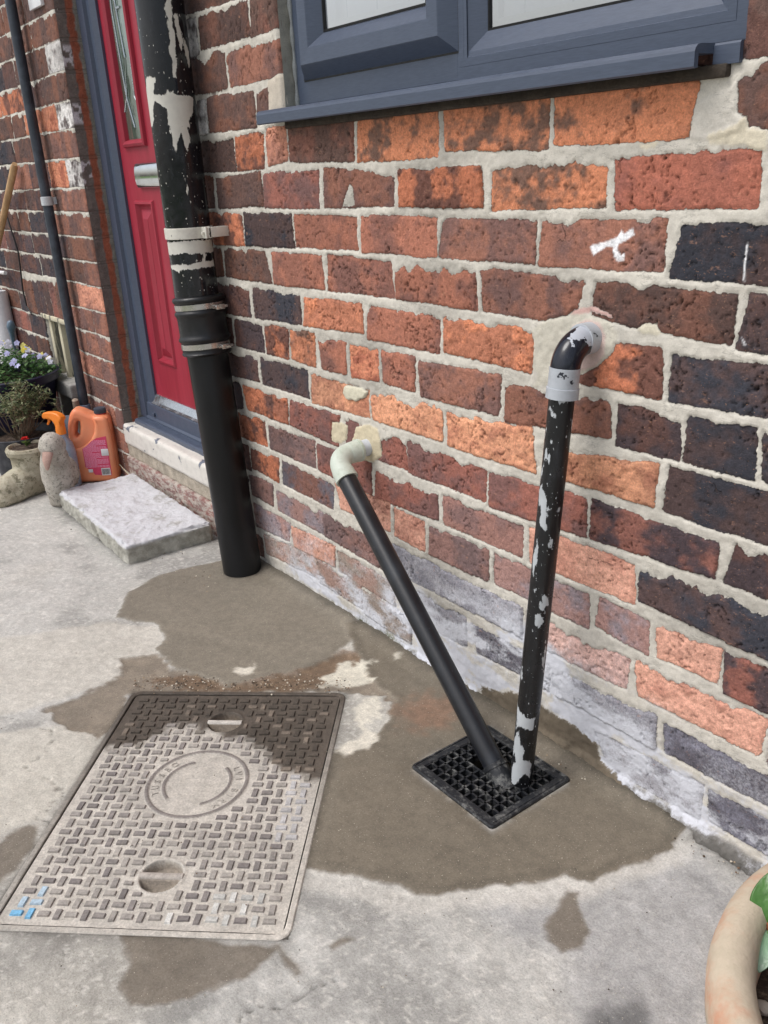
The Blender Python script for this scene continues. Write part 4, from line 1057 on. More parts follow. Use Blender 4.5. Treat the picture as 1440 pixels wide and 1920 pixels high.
# worn raised lettering round the medallion
def arc_text(txt, r, mid, flip, size, parent, step):
    objs = []
    n = len(txt)
    m = MB()
    for k, ch in enumerate(txt):
        if ch == ' ': continue
        tc = bpy.data.curves.new('t', 'FONT'); tc.body = ch; tc.size = size; tc.extrude = .0004; tc.align_x = 'CENTER'; tc.resolution_u = 3
        to = bpy.data.objects.new('t', tc); COL.objects.link(to)
        dg = bpy.context.evaluated_depsgraph_get(); me = bpy.data.meshes.new_from_object(to.evaluated_get(dg)); bpy.data.objects.remove(to)
        a = math.radians(mid - (k - (n - 1) / 2) * step)
        M = Matrix.Translation((EM[0] + r * math.cos(a), -EM[1] + r * math.sin(a), .0006)) @ Matrix.Rotation(a - math.pi / 2, 4, 'Z')
        m.cur = lin((168, 162, 154))
        m.add([M @ v.co for v in me.vertices], [tuple(p.vertices) for p in me.polygons])
    return m.build('raised_lettering', M_IRON, parent, smooth=False, col=True)
arc_text('TUSSBO', .067, 172, False, .017, mroot, 13)
arc_text('LVI BIRM', .067, -8, False, .017, mroot, 12)

# ================================================================== GULLY GRATE
M_GRATE = simple('black_plastic_grate', (34, 37, 42), .45, .25, 60, 200, .0004)
def dusty(name, rgb, dust, amt=.65, sc_=60, rough=.4):
    t = NT(name); n = t.noise(sc_, 6, .75); t.set(col=t.mix(t.ramp(n, .48, .68, 0, amt), lin(rgb), lin(dust)), rough=t.ramp(n, .5, .7, rough, .85), spec=.45); t.bump(t.noise(220, 4), .0005); return t.m
M_GRD = dusty('dusty_black_plastic', (30, 32, 36), (150, 150, 146), .5)
gcx, gcy = (GU[0] + GU[1]) / 2, (GU[2] + GU[3]) / 2
gr = thing('drain_grate', 'square black plastic drain grate set in fresh mortar, with two waste pipes ending in it', 'drain grate', (gcx, gcy, 0))
hw, hd_ = (GU[1] - GU[0]) / 2, (GU[3] - GU[2]) / 2
m_ = MB(); V = []; insr = [(0, -.02), (0, .004), (.0015, .0062), (.0045, .0062), (.0052, .0048), (.0065, .0048), (.0072, .0060), (.0165, .0056), (.018, .004), (.018, -.010)]
for i, z_ in insr:
    for (x, y) in rrect(-hw + i, hw - i, -hd_ + i, hd_ - i, max(.008 - i * .5, .001), 5): V.append((x, y, z_))
nn = 24; m_.v = V; m_.c = [(1, 1, 1)] * len(V)
m_.f = [(a * nn + k, a * nn + (k + 1) % nn, (a + 1) * nn + (k + 1) % nn, (a + 1) * nn + k) for a in range(len(insr) - 1) for k in range(nn)]
m_.build('grate_rim', M_GRD, gr, ang=30)
m_ = MB(); NX, NY = 10, 9
ix, iy = hw - .0175, hd_ - .0175; px_, py_ = 2 * ix / NX, 2 * iy / NY
cut = lambda i, j: (2 <= i < 8 and 4 <= j < 8 and not (i < 4 and j > 6) ) # open slots for the pipes
def seg_open(i, j, d):
    cells = [(i - 1, j), (i, j)] if d == 'v' else [(i, j - 1), (i, j)]
    return all(0 <= a < NX and 0 <= b < NY and cut(a, b) for a, b in cells)
for i in range(0, NX + 1):
    for j in range(NY):
        if not seg_open(i, j, 'v'):
            x = -ix + i * px_; m_.box(x - .0019, x + .0019, -iy + j * py_ - .0019, -iy + (j + 1) * py_ + .0019, -.009, .0040)
for j in range(0, NY + 1):
    for i in range(NX):
        if not seg_open(i, j, 'h'):
            y = -iy + j * py_; m_.box(-ix + i * px_ + .0019, -ix + (i + 1) * px_ - .0019, y - .0019, y + .0019, -.0088, .0037)
m_.build('grate_bars', M_GRD, gr, smooth=False)
m_ = MB(); m_.tube([(.012, .004, -.012), (.012, .004, -.13)], .048, 32, caps=False); m_.build('gully_throat', M_GRATE, gr)

# ================================================================== PIPES
def mat_chipped(name, top, under, thr=.62, sc_=(1, 1, .25), base=34, rough=.28, w=.01, speck=True, attr=None):
    """black gloss over pale plastic, chipped to the pale layer"""
    t = NT(name); v = t.coord(scale=sc_); n = t.noise(base, 5, .62, v); m = t.ramp(n, thr, thr + w)
    if speck: m = t.math('MAXIMUM', m, t.ramp(t.noise(base * 7, 2, .5, t.coord(scale=(1, 1, .6))), .70, .72))
    if attr: m = t.math('MAXIMUM', m, t.ramp(t.math('ADD', t.attr(attr), t.math('MULTIPLY', t.math('SUBTRACT', t.noise(170, 4, .7, t.coord(scale=(1, 1, .4))), .5), .014)), -.0006, .0008))
    dd = t.ramp(t.noise(60, 5, .7, t.coord(scale=(1, 1, .3))), .5, .8, 0, .22)
    blackc = t.mix(dd, lin(top), lin((92, 96, 104)))
    t.set(col=t.mix(m, blackc, t.mix(t.ramp(t.noise(30, 4), .4, .7, 0, .4), lin(under), lin(tuple(a * .86 for a in under)))), rough=t.math('ADD', t.ramp(t.noise(50, 4), .3, .7, rough - .08, rough + .06), t.math('MULTIPLY', m, .25)), spec=.5)
    t.bump(t.math('ADD', t.math('MULTIPLY', m, -1.2), t.math('MULTIPLY', t.noise(120, 4), .12)), .0005, .7); return t.m
def cyl_grid(A, B, r, nth=96, step=.003, polys=(), r2=None):
    """dense tube from A to B with signed distance 'fl' to traced paint losses (picture polygons on the visible skin)"""
    A = np.array(A, float); B = np.array(B, float); ax = B - A; L = np.linalg.norm(ax); ax /= L
    u = np.cross(ax, [0, 1, 0]); u /= np.linalg.norm(u); v = np.cross(ax, u)
    nl = int(L / step) + 1; S = np.linspace(0, L, nl); T_ = np.linspace(0, 2 * np.pi, nth + 1)
    SS, TT = np.meshgrid(S, T_, indexing='ij')
    P = A + SS[..., None] * ax + r * (np.cos(TT)[..., None] * u + np.sin(TT)[..., None] * v)
    fl = np.full(SS.shape, -.05)
    tm = None
    for pl in polys:
        Q = []
        for (px, py) in pl:
            d = _ray(px, py); d = d / np.linalg.norm(d); oc = CAM - A
            dp = d - ax * d.dot(ax); op = oc - ax * oc.dot(ax)
            a = dp.dot(dp); b = 2 * dp.dot(op); c = op.dot(op) - r * r; D = b * b - 4 * a * c
            tt = (-b - math.sqrt(D)) / (2 * a) if D > 0 else -b / (2 * a)
            X_ = CAM + tt * d - A; s_ = X_.dot(ax); w_ = X_ - s_ * ax
            th = math.atan2(w_.dot(v), w_.dot(u)) % (2 * math.pi)
            Q.append([s_, th])
        Q = np.array(Q); c0 = Q[0, 1]; Q[:, 1] = (Q[:, 1] - c0 + np.pi) % (2 * np.pi) - np.pi
        TTc = (TT - c0 + np.pi) % (2 * np.pi) - np.pi
        wob = (fbm(SS * 60, TT * 4, 5, 3) - .5) * .006
        fl = np.maximum(fl, poly_sd(np.c_[Q[:, 0], Q[:, 1] * r], SS + wob, TTc * r + wob))
    k = np.arange(SS.size).reshape(SS.shape)
    Fq = np.stack([k[:-1, :-1], k[:-1, 1:], k[1:, 1:], k[1:, :-1]], -1).reshape(-1, 4)
    return P, Fq, fl
def chip_pipe(name, A, B, r, mat, parent, off, polys=(), **k):
    P, Fq, fl = cyl_grid(A, B, r, polys=polys, **k)
    return np_mesh(name, (P - np.array(off)).reshape(-1, 3), Fq, mat, parent, dict(fl=fl.ravel()))

# ---- soil pipe beside the door
PX, PY = -2.0105, -.065
dp = thing('soil_pipe', 'thick black soil downpipe with large flaking cream patches, beside the red door', 'downpipe', (PX, PY, 0))
OFF = (PX, PY, 0)
M_UP = mat_chipped('flaking_black_paint', (20, 22, 27), (206, 204, 194), .665, (1, 1, .22), 26, .19, .01, True, 'fl')
def zz(x0, y0, k, L): return [(x0 + a / k, y0 + b / k) for a, b in L]
Z8 = lambda L: zz(250, 0, 8, L)
polysU = [Z8([(500, -40), (560, -40), (580, 150), (590, 330), (600, 450), (640, 600), (635, 800), (655, 1000), (640, 1160), (610, 1160), (590, 1080), (565, 850), (545, 750), (525, 420), (505, 250), (475, 120)]),
          Z8([(610, 220), (635, 190), (680, 300), (720, 480), (735, 640), (725, 780), (700, 760), (685, 640), (650, 500), (630, 320)]),
          Z8([(740, 570), (770, 580), (830, 780), (850, 1000), (850, 1080), (820, 950), (780, 830)]),
          Z8([(195, 1400), (190, 1180), (240, 1150), (340, 1150), (345, 1240), (300, 1260), (310, 1400), (400, 1440), (470, 1420), (520, 1340), (560, 1380), (600, 1340), (650, 1430), (880, 1440), (900, 1500), (890, 1700), (850, 1780), (850, 1920), (810, 1880), (780, 1930), (740, 1900), (690, 1880), (640, 2150), (600, 2250), (560, 1900), (520, 1850), (510, 1640), (400, 1560), (320, 1520), (300, 1600), (310, 1780), (290, 1900), (260, 1900), (220, 1600)]),
          [(330, 235), (352, 235), (356, 262), (352, 284), (346, 270), (340, 246), (334, 262), (330, 284), (325, 262)],
          [(300, 560 / 1.2), (306, 440), (312, 440), (312, 452)],
          [(313, 455), (340, 452), (397, 448), (400, 470), (396, 474), (385, 472), (384, 490), (400, 488), (402, 500), (378, 502), (360, 506), (345, 504), (334, 512), (326, 506), (318, 500), (322, 497), (378, 492), (381, 476), (360, 476), (345, 474), (330, 478), (316, 478)]]
chip_pipe('upper_pipe', (PX, PY, .655), (PX, PY, 2.55), .0525, M_UP, dp, OFF, polysU)
m_ = MB(); m_.tube([(0, 0, .66), (0, 0, .80)], .0555, 48); m_.tube([(0, 0, .815), (0, 0, .83)], .0548, 48)
M_RUB = simple('black_rubber', (20, 21, 24), .38, .25, 50, 160, .0003)
LPA = np.array([-2.006, -.063, .680]); LPB = np.array([-1.950, -.062, -.02])
m_ = MB(); z0 = .582
la = Vector((LPB - LPA)).normalized()
def lp(zv): t_ = (zv - LPA[2]) / (LPB[2] - LPA[2]); return LPA + t_ * (LPB - LPA) - np.array(OFF)
prof = [(.575, .0515), (.577, .058), (.581, .061), (.585, .058), (.590, .0585), (.6085, .0585), (.612, .0625), (.617, .0635), (.621, .060), (.628, .0585), (.664, .0585), (.671, .060), (.675, .0628), (.680, .0622), (.683, .0585), (.701, .0585), (.704, .062), (.709, .0635), (.714, .061), (.716, .0545)]
m_.tube([tuple(lp(z_)) for z_, r_ in prof], [r_ for z_, r_ in prof], 56); m_.build('rubber_coupling', M_RUB, dp, ang=60)
M_SS = simple('stainless_band', (200, 196, 190), .24, .08, 15, metal=.9, bd=0)
for za, zb in ((.592, .606), (.685, .699)):
    m_ = MB(); m_.tube([tuple(lp(za)), tuple(lp(za + .0008)), tuple(lp(zb - .0008)), tuple(lp(zb))], [.0588, .0598, .0598, .0588], 64, caps=False)
    cl = m_.build('hose_clamp', M_SS, dp)
    m_ = MB(); c = lp((za + zb) / 2); m_.box(c[0] + .056, c[0] + .068, c[1] + .01, c[1] + .034, c[2] - .006, c[2] + .006, .002)
    m_.tube([(c[0] + .062, c[1] + .002, c[2]), (c[0] + .062, c[1] + .042, c[2])], .0035, 10); m_.build('clamp_screw', M_SS, cl)
t = NT('black_pvc'); n = t.noise(14, 4, .6, t.coord(scale=(1, 1, .3)))
t.set(col=t.mix(t.ramp(n, .4, .7, 0, .3), lin((14, 15, 17)), lin((40, 42, 46))), rough=t.ramp(n, .3, .7, .30, .42), spec=.35); t.bump(t.noise(60, 3), .0003)
M_PVC = t.m
m_ = MB(); m_.tube([tuple(lp(.64)), tuple(lp(.3)), tuple(lp(-.01))], [.0505, .0505, .0505], 72, caps=False); m_.build('lower_pipe', M_PVC, dp)
M_CRM = mat_flake('cream_bracket_paint', (208, 205, 194), (24, 26, 32), 30, .64, .65, .5, .0005)
m_ = MB(); zb_ = .862
m_.tube([(0, 0, zb_ - .0125), (0, 0, zb_ - .0115), (0, 0, zb_ + .0115), (0, 0, zb_ + .0125)], [.0545, .0560, .0560, .0545], 64)
m_.box(.050, .078, .006, .0115, zb_ - .0125, zb_ + .0125, .001); m_.box(.050, .0785, .0135, .019, zb_ - .0125, zb_ + .0125, .001); m_.box(.052, .0785, .012, .066, zb_ - .011, zb_ + .011, .001)
m_.tube([(.068, .000, zb_), (.068, .024, zb_)], .0035, 10)
m_.build('pipe_bracket', M_CRM, dp)

# ---- slanting waste pipe
def bend(P0, P1, P2, r, n=14):
    """arc-like corner from P0 via P1 to P2"""
    P0, P1, P2 = map(Vector, (P0, P1, P2)); a = P1 + (P0 - P1).normalized() * r; b = P1 + (P2 - P1).normalized() * r
    return [(a * (1 - t_) ** 2 + P1 * 2 * t_ * (1 - t_) + b * t_ * t_) for t_ in np.linspace(0, 1, n)]
H1 = Vector((-1.425, 0, .447)); C1 = H1 + Vector((-.004, -.078, -.006)); E1 = Vector((-.900, -.135, .004))
wp = thing('waste_pipe', 'slanting plain black waste pipe with a grey-green elbow, ending in the drain grate', 'waste pipe', tuple(H1))
def sub(P, o): return [tuple(Vector(p) - Vector(o)) for p in P]
M_GREYP = dusty('weathered_grey_plastic', (196, 204, 192), (168, 178, 160), .7, 26, .5)
M_WHP = simple('chalky_white_plastic', (198, 204, 212), .55, .08, 30)
m_ = MB(); m_.tube(sub([H1 + Vector((0, .02, 0)), H1 + Vector((-.002, -.035, -.002))], H1), .0175, 40); m_.build('wall_stub', M_WHP, wp)
dirp = (E1 - C1).normalized()
m_ = MB(); bp = bend(C1 + Vector((.002, .06, .004)), C1, C1 + dirp * .06, .034)
pts = [H1 + Vector((-.001, -.022, -.002)), H1 + Vector((-.001, -.0225, -.002)), C1 + Vector((.003, .036, .003))] + bp + [C1 + dirp * .036, C1 + dirp * .054, C1 + dirp * .0555]
rad = [.0200, .0222, .0222] + [.0222] + [.0212] * (len(bp) - 2) + [.0222, .0226, .0226, .0205]
m_.tube(sub(pts, H1), rad, 48)
m_.tube(sub([H1 + Vector((-.001, -.0215, -.002)), H1 + Vector((-.001, -.0275, -.002))], H1), .0238, 48)
m_.tube(sub([C1 + dirp * .049, C1 + dirp * .0558], H1), .0238, 48)
m_.build('elbow', M_GREYP, wp, ang=50)
t = NT('satin_black_pipe'); n = t.noise(120, 5, .7, t.coord(scale=(1, 1, 1))); d_ = t.ramp(t.noise(20, 4), .45, .75, 0, .35)
t.set(col=t.mix(d_, t.mix(t.ramp(n, .68, .74, 0, .5), lin((24, 26, 31)), lin((120, 124, 130))), lin((52, 58, 66))), rough=.34, spec=.5); t.bump(n, .0002)
M_BP = t.m
m_ = MB(); m_.tube(sub([C1 + dirp * .045, C1.lerp(E1, .5), E1 - dirp * .012], H1), .0196, 48); m_.build('pipe', M_BP, wp)
m_ = MB(); m_.tube(sub([E1 - dirp * .020, E1 - dirp * .0195, E1 - dirp * .012, E1 - dirp * .0115, E1 + dirp * .045], H1), [.0205, .0232, .0232, .0215, .0215], 40); m_.build('end_socket', M_GRD, wp)

# ---- upright waste pipe, chipped
H2 = Vector((-.847, 0, .740)); C2 = Vector((-.846, -.051, .735)); E2 = Vector((-.8655, -.121, -.02))
wp2 = thing('waste_pipe', 'upright chipped black waste pipe with a pale elbow, right of the slanting one', 'waste pipe', tuple(H2))
d2 = (E2 - C2).normalized()
M_CH = mat_chipped('chipped_black_on_grey', (16, 17, 20), (180, 185, 188), .62, (1, 1, .35), 40, .33, .01, True, 'fl')
M_EL = mat_chipped('elbow_paint', (22, 25, 36), (184, 189, 198), .52, (1, 1, 1), 22, .18, .01, False)
M_PALE = mat_flake('pale_grey_plastic', (176, 181, 187), (40, 44, 54), 34, .62, .63, .42, .0004)
m_ = MB(); m_.tube(sub([H2 + Vector((0, .02, 0)), H2 + Vector((0, -.012, 0)), H2 + Vector((0, -.0125, 0))], H2), [.0225, .0225, .020], 48)
bp = bend(H2 + Vector((0, -.005, 0)), C2, C2 + d2 * .06, .036)
pts = [H2 + Vector((0, -.012, 0))] + bp + [C2 + d2 * .040]
m_.tube(sub(pts, H2), [.0215] * len(pts), 48); m_.build('elbow', M_EL, wp2, ang=50)
m_ = MB(); m_.tube(sub([C2 + d2 * .029, C2 + d2 * .0295, C2 + d2 * .058, C2 + d2 * .0585, C2 + d2 * .0735, C2 + d2 * .0745], H2), [.0205, .0222, .0222, .0238, .0238, .0190], 48)
m_.build('elbow_socket', M_PALE, wp2, ang=40); m_ = MB(); m_.tube(sub([H2 + Vector((0, .0, 0)), H2 + Vector((0, -.022, 0)), H2 + Vector((0, -.0225, 0))], H2), [.0231, .0231, .021], 48); m_.build('wall_socket', M_PALE, wp2, ang=40)
Z4 = lambda L: zz(900, 560, 4.8, L)
Z5 = lambda L: zz(900, 920, 4.8, L)
Z6 = lambda L: zz(740, 1320, 4, L)
pr = [Z4([(680, 835), (780, 835), (765, 930), (730, 940), (700, 890)]), Z4([(625, 965), (660, 1000), (690, 1070), (680, 1085), (650, 1060)]), Z4([(628, 1275), (650, 1275), (652, 1300), (635, 1310)]),
      Z5([(560, -60), (590, 20), (600, 60), (615, 160), (600, 260), (605, 340), (590, 365), (560, 360), (530, 310), (545, 230), (540, 150), (530, 120), (525, 0)]), Z5([(625, 440), (655, 425), (665, 450), (650, 510), (630, 515), (612, 480)]),
      Z5([(515, 430), (522, 520), (500, 680), (480, 780), (470, 780), (480, 600), (505, 480)]), Z5([(525, 1010), (550, 985), (575, 1040), (560, 1080), (535, 1060)]), Z5([(497, 1120), (525, 1105), (570, 1140), (565, 1190), (530, 1230), (500, 1200)]), Z5([(480, 885), (495, 875), (512, 895), (500, 915)]), Z5([(700, 150), (720, 140), (715, 190), (700, 195)]),
      Z5([(540, 1470), (555, 1450), (555, 1490), (540, 1495)]), Z5([(485, 1035), (497, 1050), (510, 1080), (500, 1085)]),
      Z6([(918, -20), (990, 100), (1050, 110), (1045, 190), (1010, 195), (960, 170), (915, 170)]), Z6([(905, 240), (930, 200), (950, 290), (960, 350), (960, 420), (1000, 430), (1020, 460), (1015, 540), (980, 520), (940, 560), (915, 600), (880, 610), (878, 480), (905, 430), (890, 330)])]
chip_pipe('pipe', tuple(C2 + d2 * .060), tuple(E2), .0188, M_CH, wp2, tuple(H2), pr, nth=72, step=.0025)

# ================================================================== STEP SLAB
t = NT('worn_white_limewash'); o = t.coord(); g_ = t.n('SeparateXYZ'); c_ = t.n('TexCoord'); t.t.links.new(c_.outputs['Object'], g_.inputs[0])
top_ = t.ramp(t.math('ADD', g_.outputs[2], t.math('MULTIPLY', t.noise(30, 4, .7, o), .02)), .052, .062)
side = t.mix(t.ramp(t.noise(22, 5, .7, o), .35, .68), lin((184, 182, 172)), lin((144, 142, 132)))
topc = t.mix(t.ramp(t.noise(14, 6, .7, o), .54, .68, 0, .8), lin((200, 200, 204)), lin((160, 157, 152)))
t.set(col=t.mix(top_, side, topc), rough=.9); t.bump(t.math('ADD', t.noise(60, 5, .7, o), t.noise(200, 3, .7, o)), .0025); SLAB = t.m
sl_o = rough_slab(-.30, .30, -.128, .128, -.01, .056, 'stone_slab', SLAB, None, .0060, .007, (150, 66, 24), seed=21, chip=.012)
sl_o.location = (-2.502, -.146, 0); sl_o.rotation_euler = (0, 0, math.radians(-1.0))
tag(sl_o, 'thick whitewashed stone slab with chipped edges lying below the red door', 'stone slab')

# ================================================================== helpers for garden things
def fuse(mb, name, mat, parent, voxel=.004, amp=.0, fs=40, seed=1, smooth_it=6, loc=None):
    """voxel-fuse overlapping shapes into one continuous skin, then roughen"""
    me = bpy.data.meshes.new('tmp'); me.from_pydata(mb.v, [], mb.f); me.update()
    o = bpy.data.objects.new('tmp', me); COL.objects.link(o)
    md = o.modifiers.new('r', 'REMESH'); md.mode = 'VOXEL'; md.voxel_size = voxel
    ms = o.modifiers.new('s', 'SMOOTH'); ms.factor = .6; ms.iterations = smooth_it
    dg = bpy.context.evaluated_depsgraph_get(); me2 = bpy.data.meshes.new_from_object(o.evaluated_get(dg)); bpy.data.objects.remove(o)
    n = len(me2.vertices); co = np.empty(n * 3); me2.vertices.foreach_get('co', co); co = co.reshape(-1, 3)
    nr = np.empty(n * 3); me2.vertices.foreach_get('normal', nr); nr = nr.reshape(-1, 3)
    d = (fbm((co[:, 0] + co[:, 2] * .6) * fs, (co[:, 1] + co[:, 2]) * fs, seed, 4, .6) - .5) * 2 * amp
    co = co + nr * d[:, None]; me2.vertices.foreach_set('co', co.ravel()); me2.update()
    me2.polygons.foreach_set('use_smooth', [True] * len(me2.polygons)); me2.name = name
    me2.materials.clear(); me2.materials.append(mat)
    return link(bpy.data.objects.new(name, me2), parent)
def blob(mb, c, r, seg=24):
    bm = bmesh.new(); bmesh.ops.create_uvsphere(bm, u_segments=seg, v_segments=seg // 2, radius=1)
    for v in bm.verts: v.co = Vector((c[0] + v.co.x * r[0], c[1] + v.co.y * r[1], c[2] + v.co.z * r[2]))
    mb.frombm(bm)
def curve_solid(name, splines, ext, bev, mat, parent, res=4, off=0.0):
    cu = bpy.data.curves.new('c', 'CURVE'); cu.dimensions = '2D'; cu.fill_mode = 'BOTH'; cu.extrude = ext; cu.bevel_depth = bev; cu.bevel_resolution = res; cu.offset = -bev + off; cu.resolution_u = 6
    for pts, smooth in splines:
        if smooth:
            sp = cu.splines.new('BEZIER'); sp.bezier_points.add(len(pts) - 1)
            for b, p in zip(sp.bezier_points, pts): b.co = (p[0], p[1], 0); b.handle_left_type = b.handle_right_type = 'AUTO'
        else:
            sp = cu.splines.new('POLY'); sp.points.add(len(pts) - 1)
            for b, p in zip(sp.points, pts): b.co = (p[0], p[1], 0, 1)
        sp.use_cyclic_u = True
    o = bpy.data.objects.new('c', cu); COL.objects.link(o)
    dg = bpy.context.evaluated_depsgraph_get(); me = bpy.data.meshes.new_from_object(o.evaluated_get(dg)); bpy.data.objects.remove(o)
    me.name = name; me.materials.clear(); me.materials.append(mat)
    me.polygons.foreach_set('use_smooth', [True] * len(me.polygons))
    try: me.set_sharp_from_angle(angle=math.radians(50))
    except Exception: pass
    return link(bpy.data.objects.new(name, me), parent)

# ---- orange plastic jug
ju = Vector((.581, .814, 0)); jr = math.atan2(ju.y, ju.x)
jug = thing('plastic_jug', 'faded orange plastic jug with a pink label and dark cap, standing behind the white slab', 'jug', (-3.000, -.072, 0), jr)
t = NT('faded_orange_plastic'); n = t.noise(9, 3, .5)
t.set(col=t.mix(t.ramp(n, .3, .7), lin((238, 146, 104)), lin((236, 158, 120))), rough=.42, spec=.45, sss=.12); t.b.inputs['Subsurface Radius'].default_value = (.02, .01, .005); t.bump(t.noise(80, 3), .0003)
M_JUG = t.m
J = lambda L: [((a - 682) / 5970., (1790 - b) / 5970.) for a, b in L]
full = J([(205, 1700), (240, 1785), (700, 1788), (1130, 1782), (1172, 1700), (1172, 800), (1140, 440), (1060, 392), (860, 375), (760, 330), (600, 250), (480, 232), (400, 300), (335, 430), (285, 600), (255, 860), (212, 1050)])
hole = J([(425, 810), (425, 680), (450, 580), (495, 500), (535, 485), (548, 560), (530, 680), (480, 790)])
body = J([(205, 1700), (240, 1785), (700, 1788), (1130, 1782), (1172, 1700), (1172, 800), (1140, 440), (1060, 392), (880, 385), (850, 430), (870, 560), (830, 740), (740, 880), (600, 985), (480, 1040), (212, 1050)])
R90 = Matrix.Rotation(math.pi / 2, 4, 'X')
b1 = curve_solid('jug_body', [(body, False)], .030, .014, M_JUG, jug); b1.matrix_local = R90
b2 = curve_solid('jug_handle', [(full, True), (hole, True)], .014, .016, M_JUG, jug); b2.matrix_local = R90
lab = J([(552, 1045), (640, 985), (760, 890), (880, 830), (1078, 800), (1066, 1650), (720, 1618), (690, 1560), (600, 1480), (548, 1440)])
M_LAB = simple('pink_red_label', (222, 74, 110), .4, .12, 14)
lb_ = curve_solid('label', [(lab, False)], .0004, 0, M_LAB, jug); LBM = Matrix.Translation((0, -.0448, 0)) @ R90; lb_.matrix_local = LBM
m_ = MB(); M_TXT = simple('label_print', (240, 176, 206), .5, .05, 20)
rj = random.Random(4)
for k in range(26):
    zy = 880 + k * 22.5; xl = 565 + max(0, (1040 - zy)) * 1.35; xr = 1050 if not 1060 < zy < 1230 else 905
    if k % 6 == 5: xr = xl + (xr - xl) * .5
    x = xl
    while x < xr - 15:
        L = rj.uniform(20, 70); e = min(x + L, xr); (xa, za), (xb, zb_) = J([(x, zy + 9), (e, zy)]); m_.box(xa, xb, -.0456, -.0450, za, zb_); x = e + 8
m_.build('label_print', M_TXT, lb_); m_ = MB()
lb_.children[0].matrix_parent_inverse = LBM.inverted()
(xa, za), (xb, zb_) = J([(865, 1640), (1050, 1480)]); m_.box(xa, xb, -.0456, -.0450, za, zb_)
w_ = m_.build('barcode_panel', M_WHT, lb_); w_.matrix_parent_inverse = LBM.inverted()
for (a, b, c, d) in ((925, 1215, 1075, 1070), (600, 1560, 690, 1490)):
    m_ = MB(); (xa, za), (xb, zb_) = J([(a, b), (c, d)]); m_.box(xa, xb, -.0456, -.0450, za, zb_, .0002)
    w_ = m_.build('label_panel', M_WHT, lb_); w_.matrix_parent_inverse = LBM.inverted()
m_ = MB()
m_ = MB(); x = 880
while x < 1035:
    wd = rj.choice([4, 7, 10]); (xa, za), (xb, zb_) = J([(x, 1620), (x + wd, 1500)]); m_.box(xa, xb, -.0459, -.0455, za, zb_); x += wd + rj.choice([5, 8])
w_ = m_.build('barcode', M_BLK, lb_); w_.matrix_parent_inverse = LBM.inverted()
cx_, cz_ = J([(965, 385)])[0]
m_ = MB(); m_.lathe([(.0, -.004), (.0185, -.004), (.0185, .003), (.0, .003)], (cx_, -.0, cz_), 32); m_.build('neck_ring', simple('red_plastic', (190, 40, 44), .4), jug)
m_ = MB(); V = []; 
for z_, f_ in ((.003, 1), (.019, 1), (.021, .93), (.0215, 0)):
    for k in range(72):
        r_ = (.0205 if k % 2 else .0192) * f_; V.append((cx_ + r_ * math.cos(k * math.pi / 36), r_ * math.sin(k * math.pi / 36), cz_ + z_))
m_.add(V, [(a * 72 + k, a * 72 + (k + 1) % 72, (a + 1) * 72 + (k + 1) % 72, (a + 1) * 72 + k) for a in range(3) for k in range(72)])
m_.build('jug_cap', simple('dark_grey_cap', (66, 72, 84), .45), jug)

# ---- concrete duck
def mat_lichen(name, a, b, c, sc_=60):
    t = NT(name); n = t.noise(sc_, 6, .75); n2 = t.noise(18, 4, .6); nv = t.noise(200, 4, .7)
    col = t.mix(t.ramp(n2, .38, .62), lin(a), lin(b)); col = t.mix(t.ramp(n, .52, .60, 0, .85), col, lin(c)); col = t.mix(t.ramp(nv, .62, .68, 0, .6), col, lin((50, 50, 48)))
    t.set(col=col, rough=.95, spec=.2); t.bump(t.math('ADD', n, nv), .004, .9); return t.m
M_DUCK = mat_lichen('weathered_cast_stone', (196, 190, 180), (170, 163, 152), (128, 124, 116), 110)
dk_ = thing('duck_statue', 'weathered grey stone duck statue with a pinkish bill, left of the white slab', 'statue', (-2.835, -.252, 0))
m_ = MB()
m_.tube([(0, 0, 0), (.0, -.0, .02), (.0, 0, .06), (.002, 0, .11), (.008, 0, .155), (.02, -.002, .185)], [.034, .041, .047, .051, .046, .038], 32)
blob(m_, (.032, -.008, .207), (.044, .042, .044)); blob(m_, (-.035, .03, .09), (.045, .05, .06)); blob(m_, (0, 0, .012), (.042, .042, .02))
fuse(m_, 'duck_body', M_DUCK, dk_, .004, .0035, 45, 3)
m_ = MB(); m_.tube([(.060, -.032, .196), (.071, -.042, .176), (.078, -.048, .150), (.079, -.049, .146)], [.018, .015, .006, .001], 20, squash=.6)
m_.build('bill', simple('pinkish_stone', (176, 146, 134), .9, .2, 40, 150, .001), dk_)

# ---- stone boot planter
M_BOOT = mat_lichen('mossy_cast_stone', (196, 190, 170), (166, 158, 138), (124, 120, 100), 44)
bt = thing('boot_planter', 'pale weathered stone boot planter with moulded laces, left of the duck', 'planter', (-3.028, -.290, 0), math.radians(-72)); bt.scale = (.92, .92, .92)
# local x: heel -> toe
m_ = MB()
m_.tube([(-.055, 0, .010), (-.02, 0, .022), (.04, 0, .026), (.10, 0, .024), (.155, 0, .018), (.185, 0, .012)], [.046, .054, .058, .064, .060, .034], 28, squash=.62)
m_.tube([(-.050, 0, .03), (-.02, 0, .045), (.03, 0, .050), (.09, 0, .040), (.145, 0, .030), (.172, 0, .024)], [.046, .060, .062, .057, .050, .030], 28)
m_.tube([(-.008, 0, .04), (-.010, 0, .09), (-.012, 0, .13), (-.012, 0, .158)], [.062, .063, .067, .073], 32)
m_.tube([(-.012, 0, .150), (-.012, 0, .166)], [.077, .077], 32)
for k, zz_ in enumerate((.058, .075, .092, .109)):
    xk = .066 - k * .012; m_.tube([(xk, -.024, zz_ - .006), (xk + .006, 0, zz_), (xk, .024, zz_ - .006)], .0045, 8)
boot = fuse(m_, 'boot_shell', M_BOOT, bt, .004, .003, 40, 9, 4)
